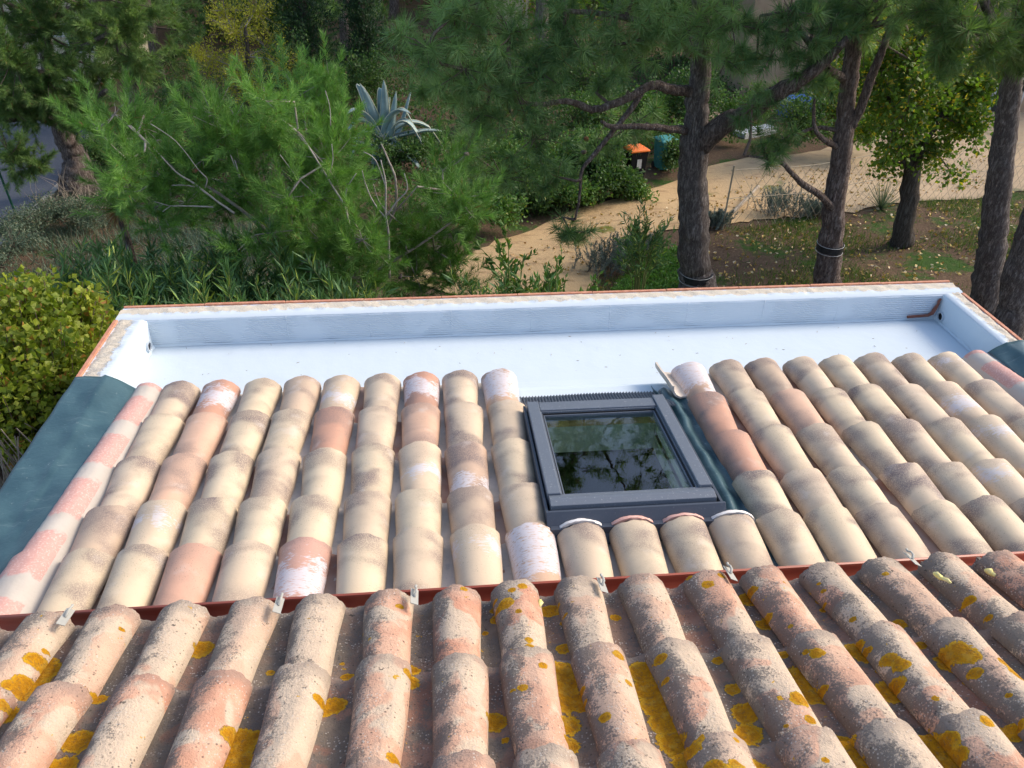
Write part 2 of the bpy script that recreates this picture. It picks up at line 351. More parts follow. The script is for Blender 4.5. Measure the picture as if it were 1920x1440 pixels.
M = dict(
    tile=m_new_tile(), chan_s=m_channel('pale_clay_channel', (.50, .43, .35), (.58, .51, .44)), chan_r=m_channel('red_clay_channel', (.34, .18, .125), (.42, .30, .235)),
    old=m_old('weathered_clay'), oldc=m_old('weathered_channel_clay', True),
    white=m_white(), ridged=m_ridged(), coping=m_coping(), teal=m_teal(), verge=m_verge(),
    terra=m_simple('terracotta_edge', (.50, .21, .125), (.58, .28, .18), 30, .75, .3, .003, obj=False),
    terradk=m_simple('terracotta_pvc', (.30, .068, .04), (.34, .085, .05), 6, .42, .05, .002, .4, obj=False),
    render=m_simple('house_render', (.62, .48, .33), (.66, .53, .38), 5, .9, .3, .004, obj=False),
    anth=m_metal('anthracite_aluminium', (.11, .13, .16), .42, .5, .45), anthd=m_metal('dark_flashing', (.045, .055, .075), .36, .5, .1),
    rubber=m_simple('black_gasket', (.012, .013, .015), (.02, .02, .022), 20, .6),
    glass=m_glass(), wood=m_simple('varnished_pine_lining', (.42, .30, .13), (.50, .37, .17), 14, .5), liner=m_simple('pale_green_reveal', (.40, .46, .38), (.46, .52, .43), 4, .8),
    dark=m_simple('dark_room', (.02, .022, .018), (.035, .035, .03), 3, .9),
    zinc=m_metal('galvanised_steel', (.34, .335, .30), .55, .4, .3), pipe=m_simple('grey_pvc', (.45, .50, .55), (.5, .55, .6), 9, .5),
    black=m_simple('black_void', (.006, .006, .008), (.01, .01, .012), 9, .9), bracket=m_simple('painted_mortar_strip', (.20, .075, .05), (.25, .10, .07), 40, .8, .8, .004),
    foam=m_simple('yellow_foam', (.75, .66, .22), (.82, .74, .36), 60, .8, .6, .003),
    bark=m_bark('pine_bark', (.28, .245, .232), (.11, .09, .083), (.42, .38, .355)), barkr=m_bark('reddish_bark', (.30, .235, .21), (.10, .075, .066), (.42, .36, .33)),
    barkg=m_bark('grey_bark', (.17, .145, .125), (.07, .06, .052), (.23, .21, .19), .12, 30),
    twig=m_simple('grey_twig', (.26, .22, .19), (.36, .32, .28), 30, .9), twigd=m_simple('brown_twig', (.10, .07, .055), (.16, .12, .10), 30, .9),
    band=m_simple('black_rubber_band', (.012, .014, .017), (.025, .027, .03), 20, .5), bandw=m_simple('pale_wire', (.5, .5, .5), (.6, .6, .6), 20, .5),
    ground=m_ground(), sand=m_sand(), asphalt=m_simple('asphalt', (.075, .085, .105), (.10, .11, .135), 25, .9, .4, .006, obj=False),
    kerb=m_simple('kerb_stone', (.26, .24, .22), (.36, .34, .31), 9, .9, .5, .01, obj=False),
    needle_d=m_leaf('dark_pine_needles', (.065, .14, .05), (.24, .37, .135), (.16, .09, .035), .03),
    needle_l=m_leaf('light_pine_needles', (.075, .17, .032), (.20, .37, .08), (.20, .12, .04), .02),
    needle_m=m_leaf('mid_pine_needles', (.065, .130, .035), (.20, .30, .09), (.17, .10, .04), .03),
    brown=m_leaf('dead_brown_needles', (.14, .06, .03), (.26, .13, .06)),
    ole=m_leaf('oleander_leaves', (.035, .095, .035), (.13, .25, .085), (.30, .38, .07), .12, .15, .45),
    yel=m_leaf('yellow_green_round_leaves', (.09, .15, .015), (.30, .33, .035), (.30, .15, .03), .06, .3),
    yel2=m_leaf('yellow_feathery_leaves', (.26, .27, .02), (.68, .62, .07), (.28, .2, .06), .2, .3),
    pop=m_leaf('poplar_leaves', (.045, .10, .012), (.15, .24, .03), (.38, .30, .03), .12, .35),
    dkg=m_leaf('dark_shrub_leaves', (.025, .065, .018), (.09, .17, .045), (.12, .18, .03), .06),
    mid=m_leaf('mid_green_leaves', (.04, .105, .02), (.13, .24, .055), (.2, .2, .04), .05),
    cyp=m_leaf('cypress_scales', (.012, .036, .018), (.045, .09, .036)), lav=m_leaf('grey_lavender_leaves', (.07, .095, .09), (.19, .23, .22), None, 0, .1),
    gry=m_leaf('grey_green_leaves', (.06, .10, .065), (.15, .20, .13), (.2, .17, .1), .08, .15),
    dry=m_leaf('dry_stems', (.16, .12, .07), (.32, .25, .15), None, 0, .1), grass=m_leaf('grass_blades', (.035, .075, .012), (.10, .17, .03), (.22, .19, .07), .15),
    litter=m_leaf('fallen_leaves', (.28, .13, .03), (.55, .42, .10), (.6, .5, .35), .2, .1),
    agave=m_simple('agave_skin', (.20, .30, .31), (.30, .40, .40), 4, .5, .1), agavee=m_simple('agave_margin', (.60, .60, .42), (.66, .64, .48), 8, .5, .1),
    cone=m_simple('pine_cone', (.13, .10, .09), (.22, .18, .16), 60, .9, 1.0, .01), conebr=m_simple('brown_cone', (.20, .09, .05), (.28, .13, .07), 60, .9, 1.0, .01),
    orange=m_simple('orange_plastic', (.80, .16, .02), (.85, .20, .03), 6, .4, .05), tealp=m_simple('teal_plastic', (.03, .20, .19), (.05, .25, .24), 6, .45, .05),
    green=m_simple('green_painted_steel', (.01, .06, .035), (.015, .08, .045), 6, .5), blue=m_simple('blue_plastic', (.03, .10, .30), (.06, .17, .40), 6, .5),
    wire=m_simple('fence_wire', (.33, .28, .20), (.38, .33, .25), 6, .6), hwall=m_simple('tan_wall', (.34, .24, .16), (.42, .31, .21), 2, .9, .4, .01, obj=False),
    cwall=m_simple('cream_wall', (.55, .47, .36), (.62, .54, .42), 2, .9, .4, .01, obj=False), roofr=m_simple('distant_roof_clay', (.36, .15, .08), (.44, .22, .13), 4, .9, .6, .02, obj=False),
)

# ------------------------------------------------------------------ roof geometry
AN = 0.103; TAN = math.tan(AN)             # new roof slope
AO = 0.3073; TAO = math.tan(AO)            # old roof slope
PIT = 0.22
def crest(y): return -y * TAN
def ocrest(y): return 0.3262 - (y + 1.848) * TAO

def tile_mesh(name, L=.45, wf=.103, wn=.081, h=.082, th=.013, up=True, nu=14, nv=18, wob=.0024, seed=0, bow=.0):
    rs = np.random.default_rng(seed); ph = rs.uniform(0, 6.28, 6)
    V = []; Fs = []
    def pt(i, j, off):
        t = i / nu; y = -L * t; wd = wf + (wn - wf) * t - off; hh = h - off * .9 - .006 * t
        a = -math.pi / 2 + math.pi * j / nv
        x = wd * math.sin(a); z = hh * math.cos(a) ** .92 - h if abs(abs(a) - math.pi / 2) > 1e-6 else -h
        wz = wob * (math.sin(t * 7 + ph[0]) + math.sin(j * .5 + ph[1] + t * 3)); wx = wob * (math.sin(t * 5 + ph[2]))
        ye = (wob * 1.6 * math.sin(j * .8 + ph[3]) + wob * math.sin(j * 2.1 + ph[4])) if i in (0, nu) else 0
        z += wz + bow * t * (1 - t); x += wx
        if not up: z = -z - h
        return (x, y + ye, z)
    for off in (0, th):
        for i in range(nu + 1):
            for j in range(nv + 1): V.append(pt(i, j, off))
    n1 = (nu + 1) * (nv + 1); I = lambda i, j, s: s * n1 + i * (nv + 1) + j
    for i in range(nu):
        for j in range(nv):
            Fs.append((I(i, j, 0), I(i + 1, j, 0), I(i + 1, j + 1, 0), I(i, j + 1, 0))); Fs.append((I(i, j, 1), I(i, j + 1, 1), I(i + 1, j + 1, 1), I(i + 1, j, 1)))
        for j in (0, nv): Fs.append((I(i, j, 0), I(i, j, 1), I(i + 1, j, 1), I(i + 1, j, 0)) if j == 0 else (I(i, j, 0), I(i + 1, j, 0), I(i + 1, j, 1), I(i, j, 1)))
    for j in range(nv):
        Fs.append((I(0, j, 0), I(0, j + 1, 0), I(0, j + 1, 1), I(0, j, 1))); Fs.append((I(nu, j, 0), I(nu, j, 1), I(nu, j + 1, 1), I(nu, j + 1, 0)))
    if not up: Fs = [f[::-1] for f in Fs]
    me = bpy.data.meshes.new(name); me.from_pydata(V, [], Fs); me.update(); me.shade_smooth(); me.set_sharp_from_angle(angle=R(50))
    return me

ORD = ['first', 'second', 'third', 'fourth', 'fifth', 'sixth', 'seventh', 'eighth', 'ninth', 'tenth', 'eleventh', 'twelfth', 'thirteenth', 'fourteenth', 'fifteenth', 'sixteenth', 'seventeenth', 'eighteenth', 'nineteenth']
ROWY = [0.0, -.36, -.74, -1.105, -1.39]
NEWM = [tile_mesh('barrel_tile', seed=s) for s in range(5)]
for m_ in NEWM: m_.materials.append(M['tile'])
LOOK = {   # word, tint, smudge, paint, paint centre, paint half width
    's': ('pale sand', (1.04, 1.04, 1.0), .85, 0, 0, 0), 'm': ('sand smoked brown', (.98, .96, .95), 1.0, 0, 0, 0),
    'b': ('brownish beige', (.86, .80, .80), 1.1, 0, 0, 0), 'p': ('dusty pink', (1.0, .80, .78), .7, 0, 0, 0),
    'P': ('salmon pink', (1.0, .73, .72), .4, 0, 0, 0), 'r': ('brick red', (.88, .60, .57), .9, 0, 0, 0),
    'R': ('red, white-splashed', (.88, .58, .54), .8, 1, -.14, .09), 'W': ('whitewashed', (.90, .74, .70), .5, 1, -.12, .15),
    'w': ('sand, white-smeared', (1.02, .98, .96), .5, .9, -.2, .045), 'u': ('mauve, white-splashed', (.86, .62, .66), .9, 1, -.22, .10),
    'B': ('brown, white-smeared', (.80, .70, .70), 1.0, .9, -.3, .06), 'x': ('pale sand, white-banded', (1.04, 1.02, 1.0), .4, .8, -.10, .022)}
def place_cover(x, y, code, label, idx, nxt=.37, group='new barrel tiles of the lower roof', yaw=0.):
    word, tint, smd, pa, py_, pw = LOOK[code]
    o = bpy.data.objects.new('barrel_tile', NEWM[idx % 5]); COL.objects.link(o)
    o.location = (x, y, crest(y)); tl = math.atan(.025 / nxt)
    o.rotation_euler = (-(AN - tl), rng.normal(0, .012), yaw + rng.normal(0, .015))
    j = rng.uniform(.95, 1.05); o['tint'] = tuple(float(t * j) for t in tint); o['smudge'] = float(smd * rng.uniform(.7, 1.15))
    o['paint'] = float(pa); o['painty'] = float(py_); o['paintw'] = float(pw)
    tag(o, label.replace('@', word), 'roof tile', group); return o
LEFT = ["mRsbwmRmW",
        "spssrmpmm",
        "mpsmsswBs",
        "bxsssmsbm",
        "ssPmusmxW"]
JX = {0: 0.02, 1: .0}
ROWN = ['first row from white basin', 'second row from white basin', 'third row from white basin', 'fourth row from white basin', 'row by red gutter']
k = 0
LX = [0.004, .222, .442, .655, .872, 1.098, 1.312, 1.533, 1.755]
LXn = [.03, .235, .438, .648, .868, 1.09, 1.31, 1.54, 1.765]
def colname(c, side='left'):
    n = 8 - c if side == 'left' else c
    return ORD[n] + ' column %s of roof window' % side
for c in range(9):
    for r_ in range(5):
        t = r_ / 4; x = LX[c] * (1 - t) + LXn[c] * t
        place_cover(x + rng.normal(0, .003), ROWY[r_] + rng.normal(0, .007), LEFT[r_][c], '@ barrel tile, %s, %s' % (ROWN[r_], colname(c)), k); k += 1
RIGHT = ["Wmbmsmsx",
         "rspssmwm",
         "rsmsmsxs",
         "smsmsxms",
         "ssmssmss"]
RX = [2.85, 3.075, 3.29, 3.515, 3.735, 3.955, 4.175, 4.394]
for c in range(8):
    for r_ in range(5):
        place_cover(RX[c] - .008 * r_ * (c < 3) + rng.normal(0, .003), ROWY[r_] + rng.normal(0, .01) - (.01 if c == 0 else 0), RIGHT[r_][c], '@ barrel tile, %s, %s' % (ROWN[r_], colname(c, 'right')), k); k += 1
for i, (x, cde) in enumerate(zip((1.975, 2.19, 2.405, 2.612), 'mssm')):
    lab = '@ barrel tile between roof window and red gutter, %s from the left' % ORD[i]
    o = place_cover(x, -1.405, cde, lab, k, .37); k += 1

# channel (under) tiles
CHM = {}
for key in ('chan_s', 'chan_r'):
    me = tile_mesh('channel_tile', L=.45, wf=.074, wn=.086, h=.06, th=.012, up=False, seed=40, nu=6, nv=12); me.materials.append(M[key]); CHM[key] = me
def place_chan(x, y, key, label, L0=0):
    o = bpy.data.objects.new('channel_tile', CHM[key]); COL.objects.link(o)
    o.location = (x, y, crest(y) - .055); o.rotation_euler = (-(AN - math.atan(.014 / .37)), rng.normal(0, .02), rng.normal(0, .01))
    tag(o, label, 'roof tile', 'new channel tiles between the lower roof columns'); return o
CHY = [.015, -.36, -.73, -1.10, -1.40]
for c in range(8):
    x = (LX[c] + LX[c + 1]) / 2
    for r_ in range(5):
        place_chan(x, CHY[r_] + rng.normal(0, .01), 'chan_s' if (c * 3 + r_) % 4 else 'chan_r',
                   'under-tile between %s and %s columns left of window, %s row from basin' % (ORD[7 - c], ORD[8 - c], ORD[r_]) if c < 8 else '')
for c in range(7):
    x = (RX[c] + RX[c + 1]) / 2
    for r_ in range(5):
        place_chan(x, CHY[r_] + rng.normal(0, .01), 'chan_r' if (c + r_) % 4 else 'chan_s',
                   'under-tile between %s and %s columns right of window, %s row from basin' % (ORD[c], ORD[c + 1], ORD[r_]))
for i, x in enumerate((1.865, 2.083, 2.298, 2.51, 2.73)):
    o = place_chan(x, -1.42, 'chan_s', 'short under-tile below the roof window by the red gutter, %s from the left' % ORD[i])
# upturned edge tile beside the skylight
me = tile_mesh('upturned_channel_tile', L=.30, wf=.085, wn=.075, h=.07, th=.012, up=False, seed=44); me.materials.append(M['chan_s'])
o = link('channel_tile', me); o.location = (2.735, .015, crest(0) - .02); o.rotation_euler = (-AN, .18, 0)
tag(o, 'pale upturned channel tile standing up beside whitewashed tile above the window', 'roof tile')

# deck, basin, walls ------------------------------------------------
XL, XR, YB, ZR = -.534, 4.902, .849, .0216
XLi, XRi, YBi, ZF = -.347, 4.757, .663, -.167
def grid(fn, nu, nv):
    vs = [fn(i / nu, j / nv) for i in range(nu + 1) for j in range(nv + 1)]
    fs = [(i * (nv + 1) + j, (i + 1) * (nv + 1) + j, (i + 1) * (nv + 1) + j + 1, i * (nv + 1) + j + 1) for i in range(nu) for j in range(nv)]
    return vs, fs
mb = MB()
prof = [(YBi + .05, ZF + .0), (.10, ZF), (.03, ZF + .006), (-.05, -.128 + .005), (-1.95, crest(-1.95) - .128)]
HX0, HX1, HY0, HY1 = 1.90, 2.52, -.52, -1.29   # skylight opening
def deck_z(y):
    for (a, za), (b, zb) in zip(prof, prof[1:]):
        if a >= y >= b: return za + (zb - za) * (a - y) / (a - b)
    return prof[-1][1]
ys = [YBi + .05, .10, .06, .03, -.01, -.05, HY0, HY1, -1.95]; xs = [XLi - .05, HX0, HX1, XRi + .05]
idx = {}
vs = []
for i, x in enumerate(xs):
    for j, y in enumerate(ys): idx[i, j] = len(vs); vs.append((x, y, deck_z(y)))
fs = [(idx[i, j], idx[i, j + 1], idx[i + 1, j + 1], idx[i + 1, j]) for i in range(3) for j in range(len(ys) - 1) if not (i == 1 and j == 6)]
mb.add(vs, fs); o = mb.build('basin_floor', M['white'])
md = o.modifiers.new('solid', 'SOLIDIFY'); md.thickness = .03; md.offset = -1 if False else 1
md.offset = -1
tag(o, 'smooth white coated flat basin floor between parapet and the sand tiles', 'roof floor')

def parapet(lbl, ax, lo, hi, inner, outer, sgn, nb, joints):
    """ax 'x': runs along x between lo..hi, inner/outer are y; ax 'y': runs along y, inner/outer are x"""
    root = empty('parapet_wall', ((lo + hi) / 2 if ax == 'x' else (inner + outer) / 2, (lo + hi) / 2 if ax == 'y' else (inner + outer) / 2, ZF))
    tag(root, lbl, 'parapet', 'parapet walls around the white roof basin'); off = np.array(root.location)
    def T(a, b, z): return np.array((a, b, z) if ax == 'x' else (b, a, z)) - off
    fl = (ax == 'x') == (sgn > 0)
    e = .022 * sgn
    # core with ridged inner face and rounded top arris
    core = MB(); n = 60
    pr = [(inner, ZF - .03), (inner + .001 * sgn, ZF + .02), (inner, ZR - .018), (inner + .004 * sgn, ZR - .008), (inner + .012 * sgn, ZR - .004), (outer - e, ZR - .004), (outer - e, ZF - .3), (inner, ZF - .3)]
    vs = []; 
    for i in range(n + 1):
        a = lo + (hi - lo) * i / n
        for (b, z) in pr: vs.append(T(a, b + (0.0015 * math.sin(i * 1.7 + z * 20) if abs(b - inner) < .003 else 0), z))
    m = len(pr); fs = [(i * m + q, i * m + (q + 1) % m, (i + 1) * m + (q + 1) % m, (i + 1) * m + q) for i in range(n) for q in range(m)]
    fs += [tuple(range(m))[::-1], tuple(n * m + q for q in range(m))]
    if not fl: fs = [f[::-1] for f in fs]
    core.add(vs, fs); core.build('wall_core', M['ridged'] if ax == 'x' else M['white'], root, 40)
    # coping (mortar, rough)
    cop = MB(); nn = int((hi - lo) / .02); mm = 8; vs = []; at_ = []
    for i in range(nn + 1):
        a = (lo if ax == 'x' else -.03) + (hi - (lo if ax == 'x' else -.03)) * i / nn
        for q in range(mm + 1):
            t = q / mm; b = (inner + .006 * sgn) + (outer - e - .001 * sgn - inner - .006 * sgn) * t
            z = ZR + (.003 * math.sin(a * 41 + q) + rng.normal(0, .0022)) * (t > .25) * (1 if t < 1 else .6) + (.003 if .0 < t < 1 else -.006)
            if t == 1: b += rng.normal(0, .003)
            vs.append(T(a, b, z)); at_.append(1 - t)
    fs = [(i * (mm + 1) + q, i * (mm + 1) + q + 1, (i + 1) * (mm + 1) + q + 1, (i + 1) * (mm + 1) + q) for i in range(nn) for q in range(mm)]
    if not fl: fs = [f[::-1] for f in fs]
    cop.add(vs, fs); c = cop.build('coping', M['coping'], root, 60)
    a_ = c.data.attributes.new('inner', 'FLOAT', 'POINT'); a_.data.foreach_set('value', np.array(at_, dtype=np.float32))
    # terracotta edging planks
    for i in range(nb):
        a0 = lo + (hi - lo) * i / nb + .0015; a1 = lo + (hi - lo) * (i + 1) / nb - .0015; dz = rng.normal(0, .0015)
        b = MB(); vs = [T(a, bb, z) for z in (ZF - .08, ZR + .006 + dz) for bb in ((outer - e), outer + rng.normal(0, .001)) for a in (a0, a1)]
        f6 = [(0, 2, 3, 1), (4, 5, 7, 6), (0, 1, 5, 4), (2, 6, 7, 3), (0, 4, 6, 2), (1, 3, 7, 5)]
        if not fl: f6 = [f[::-1] for f in f6]
        b.add(vs, f6); b.build('edging_brick', M['terra'], root, bevel=.0025)
    # raised painted seams on inner face
    for a in joints:
        s_ = MB(); s_.tube([T(a + .0015 * math.sin(t * 9 + a), inner + .002 * sgn, ZF + .01 + t * (ZR - ZF - .02)) for t in np.linspace(0, 1, 9)], [.0034 * (.7 + .5 * random.random()) for _ in range(9)], 6)
        s_.build('mortar_seam', M['ridged'], root, 180)
    return root
parapet('long back parapet with ridged white inner face and terracotta edge, below the garden', 'x', XL, XR, YBi, YB, 1, 11, [-.03 + .51 * i for i in range(10)])
parapet('left parapet beside teal membrane, smooth bright white inner face with drain pipe', 'y', -1.9, YBi - .0, XLi, XL, -1, 4, [])
parapet('right parapet in shade with terracotta edge and hanging red strip at its corner', 'y', -1.9, YBi - .0, XRi, XR, 1, 4, [])
# fillets (cove of coating) along wall feet
o = MB(); pts = [(XLi, YBi - .0), (XRi, YBi)]
for (x0, y0, x1, y1, nx, ny) in ((XLi, YBi, XRi, YBi, 0, -1), (XLi, YBi, XLi, .02, 1, 0), (XRi, .02, XRi, YBi, -1, 0)):
    n = 40; vs = []
    for i in range(n + 1):
        t = i / n; x = x0 + (x1 - x0) * t; y = y0 + (y1 - y0) * t; s_ = .012 + .003 * math.sin(i * 1.3)
        vs += [(x, y, ZF + s_), (x + nx * s_ * .35, y + ny * s_ * .35, ZF + s_ * .35), (x + nx * s_, y + ny * s_, ZF + .002)]
    o.add(vs, [(i * 3 + q, i * 3 + q + 1, (i + 1) * 3 + q + 1, (i + 1) * 3 + q) for i in range(n) for q in range(2)])
fo = o.build('coating_fillet', M['white'], smooth=180); fo.parent = bpy.data.objects['basin_floor']

# house body below
mb = MB(); mb.box(XL + .03, XR - .03, -6.0, YB - .03, -3.4, ZF - .082); mb.f = mb.f[2:]
o = mb.build('house_wall', M['render']); md = o.modifiers.new('s', 'SOLIDIFY'); md.thickness = .12; tag(o, 'tan rendered house wall under the parapet and roofs', 'house wall', kind='thing')

# drain outlets
def drain(x, y, z, sx, lbl):
    root = empty('drain_pipe', (x, y, z)); tag(root, lbl, 'drain pipe', 'drain outlets in the basin corners')
    n = 24; vs = []
    for (xx, rr) in ((-.01, .031), (.012, .031), (.012, .025), (-.06, .025)):
        for k_ in range(n): a = 2 * math.pi * k_ / n; vs.append((xx * sx, rr * math.cos(a), rr * math.sin(a)))
    fs = [(q * n + k_, q * n + (k_ + 1) % n, (q + 1) * n + (k_ + 1) % n, (q + 1) * n + k_) for q in range(3) for k_ in range(n)]
    MB().add(vs, fs).build('collar', M['pipe'], root, 40)
    vs = [(.003 * sx, .0251 * math.cos(2 * math.pi * k_ / n), .0251 * math.sin(2 * math.pi * k_ / n)) for k_ in range(n)]
    MB().add(vs, [tuple(range(n))]).build('bore', M['black'], root)
drain(XLi + .001, .575, -.115, 1, 'white collared drain hole in bright left parapet corner')
drain(XRi - .001, .605, -.118, -1, 'grey drain pipe mouth in the shaded right corner beside the red strip')
mb = MB()
mb.tube([(4.55, YBi - .012, -.138), (4.62, YBi - .012, -.134), (4.69, YBi - .014, -.13), (4.715, YBi - .014, -.115), (4.725, YBi - .014, -.08), (4.737, YBi - .013, -.05), (4.735, YBi - .012, -.028), (4.742, YBi - .012, -.008)], [.010, .010, .011, .012, .011, .010, .011, .008], 6, wob=.22)
o = mb.build('red_mortar_strip', M['bracket'], smooth=50); tag(o, 'dark red crusty strip bent up around drain pipe in right basin corner', 'mortar strip')

# teal membranes -----------------------------------------------------
def membrane(name, fn, lbl, nu=60, nv=16, th=.004):
    vs, fs = grid(fn, nu, nv); o = MB().add(vs, fs).build(name, M['teal'], smooth=60)
    md = o.modifiers.new('s', 'SOLIDIFY'); md.thickness = th; md.offset = 0
    tag(o, lbl, 'roof membrane', 'teal waterproofing sheets'); return o
def teal_left(u, v):
    y = .0 - 1.86 * u; x = -.520 + .315 * v
    zrim = ZR + .026; zin = crest(y) - .035
    t = max(0, (v - .56) / .44); z = zrim + (zin - zrim) * t ** 1.1
    z += .004 * math.sin(y * 9 + v * 5) * v + .003 * math.sin(y * 23 + v * 11) + (.011 * math.exp(-((v - .5 - .12 * u) / .035) ** 2))
    return (x, y + .02 * v * (1 - v) - (0.018 * v if u == 0 else 0), z)
membrane('teal_membrane', teal_left, 'teal waterproof sheet with long crease along the left parapet')
def teal_right(u, v):
    y = .0 - 1.86 * u; x = 4.885 - .22 * v; t = max(0, (v - .56) / .44)
    z = ZR + .026 + (crest(y) - .03 - ZR - .026) * t + .006 * math.sin(y * 14 + v * 9) + .003 * math.sin(y * 31)
    return (x, y, z)
membrane('teal_membrane', teal_right, 'wrinkled teal waterproof sheet on the right parapet')
def teal_mid(u, v):
    y = -.15 - 1.55 * u; x = 2.598 + .185 * v + .0 * u
    rid = .035 * math.exp(-((v - .38) / .16) ** 2) + .045 * max(0, v - .72) / .28
    edge = .05 * max(0, .14 - v) / .14
    z = crest(y) - .105 + rid + edge + .004 * math.sin(y * 17 + v * 6) + .003 * math.sin(y * 37 - v * 9) - .02 * math.exp(-((u - .0) / .05) ** 2)
    return (x + .006 * math.sin(y * 11), y, z)
membrane('teal_membrane', teal_mid, 'folded teal waterproof sheet between roof window and the whitewashed tile column', 80, 20)

# verge strips
def verge(sgn, xc, lbl):
    n = 90; pr = []
    for a in np.linspace(-1, 1, 15):
        pr.append((a * .074, math.sqrt(max(0, 1 - a * a)) * .07 - .075, 1.0 if a * sgn < .88 else .2))
    vs = []; at_ = []
    for i in range(n + 1):
        t = i / n; y = .005 - 1.84 * t; wdn = 1 + (.35 if y < -1.385 else 0)
        zc = crest(y) + .002 * math.sin(y * 13)
        prof_ = []
        for (dx, dz, cr) in pr:
            side = dx * sgn
            X = dx * (wdn if side < 0 else 1); Z = dz
            if side > .035: Z = max(dz, -.04 - .35 * (side - .035))
            prof_.append((side, xc + X, zc + Z, cr))
        if sgn > 0: prof_ = [(-.07, xc - .074 * wdn, zc - .13, 1)] + prof_ + [(.1, xc + .105, zc - .085, 0), (.14, xc + .14, zc - .11, 0)]
        else: prof_ = [(.14, xc - .14, zc - .11, 0), (.1, xc - .105, zc - .085, 0)] + prof_ + [(-.07, xc + .074 * wdn, zc - .13, 1)]
        if i == 0: m = len(prof_)
        for (s_, x, z, cr) in prof_: vs.append((x + rng.normal(0, .0006), y, z + rng.normal(0, .0008))); at_.append(cr)
    fs = [(i * m + q, (i + 1) * m + q, (i + 1) * m + q + 1, i * m + q + 1) for i in range(n) for q in range(m - 1)] + [tuple(range(m))]
    o = MB().add(vs, fs).build('verge_mortar', M['verge'], smooth=60)
    a_ = o.data.attributes.new('crest', 'FLOAT', 'POINT'); a_.data.foreach_set('value', np.array(at_, dtype=np.float32))
    tag(o, lbl, 'verge mortar', 'pink and white rendered verges')
verge(1, -.165, 'pink and white banded mortar verge along the left teal sheet')
verge(-1, 4.60, 'pink and white banded mortar verge along right teal sheet')

# ------------------------------------------------------------------ skylight
sk = empty('roof_window', (2.2125, -.90, crest(-.90)), (-AN, 0, 0))
tag(sk, 'dark grey framed roof window with reflecting glass set between the tile columns', 'roof window')
ca = math.cos(AN)
def sy(y): return (y + .90) / ca
def bar(name, x0, x1, y0, y1, z0, z1, mat='anth', bev=.004, prof=None):
    b = MB(); b.box(x0 - 2.2125, x1 - 2.2125, sy(y0), sy(y1), z0, z1); return b.build(name, M[mat], sk, bevel=bev)
fx0, fx1, fy0, fy1 = 1.857, 2.570, -1.325, -.446
bar('side_cladding', fx0, fx0 + .058, fy0 + .0885, fy1, -.03, .030); bar('side_cladding', fx1 - .058, fx1, fy0 + .0885, fy1 + .012, -.03, .034)
bar('top_cladding', fx0 + .059, fx1 - .059, fy1 - .085, fy1 - .004, -.03, .026)
# sloped bottom cladding
b = MB(); x0, x1 = fx0 + .004 - 2.2125, fx1 - .004 - 2.2125
pr = [(sy(fy0 + .088), .020), (sy(fy0 + .06), .030), (sy(fy0 + .042), .031), (sy(fy0 + .012), .022), (sy(fy0 + .004), -.02), (sy(fy0 + .088), -.02)]
b.add([(x, y, z) for x in (x0, x1) for (y, z) in pr], [tuple(range(6)), tuple(range(11, 5, -1))] + [(q, q + 6, (q + 1) % 6 + 6, (q + 1) % 6) for q in range(6)]).build('bottom_cladding', M['anth'], sk, bevel=.002)
# stepped inner sash
ix0, ix1, iy0, iy1 = fx0 + .0595, fx1 - .0595, fy0 + .0885, fy1 - .0865
for q, (w_, z1) in enumerate(((.006, .018), (.006, .010), (.006, .004))):
    s_ = MB(); a0, a1, b0, b1 = ix0 + q * .0065, ix1 - q * .0065, iy0 + q * .0065, iy1 - q * .0065
    for (c0, c1, d0, d1) in ((a0, a0 + w_, b0, b1), (a1 - w_, a1, b0, b1), (a0 + w_ + .0002, a1 - w_ - .0002, b1 - w_, b1), (a0 + w_ + .0002, a1 - w_ - .0002, b0, b0 + w_)):
        s_.box(c0 - 2.2125, c1 - 2.2125, sy(d0), sy(d1), -.03, z1)
    s_.build('sash_step', M['anth'] if q != 1 else M['rubber'], sk)
gx0, gx1, gy0, gy1 = ix0 + .0195, ix1 - .0195, iy0 + .0195, iy1 - .0195
b = MB(); b.box(gx0 - 2.2125, gx1 - 2.2125, sy(gy0), sy(gy1), -.012, -.006); b.build('pane', M['glass'], sk)
# base collar / flashing box
b = MB(); X0, X1, Yn, Yf = 1.838 - 2.2125, 2.592 - 2.2125, sy(-1.418), sy(-.447)
for (c0, c1, d0, d1, e0, e1) in ((X0, X0 + .012, sy(-1.337), Yf, -.13, .006), (X1 - .012, X1, sy(-1.337), Yf, -.13, .006), (X0 + .0125, X1 - .0125, Yn + .0125, sy(fy0), -.13, -.028)):
    b.box(c0, c1, d0, d1, e0, e1)
fr_ = [(sy(-1.338), .018), (sy(-1.349), .018), (sy(-1.432), -.098), (sy(-1.418), -.10)]
b.add([(x, y, z) for x in (X0 - .001, X1 + .001) for (y, z) in fr_], [(3, 2, 1, 0), (4, 5, 6, 7), (0, 1, 5, 4), (1, 2, 6, 5), (2, 3, 7, 6), (3, 0, 4, 7)])
b.build('apron_box', M['anthd'], sk, bevel=.0015)
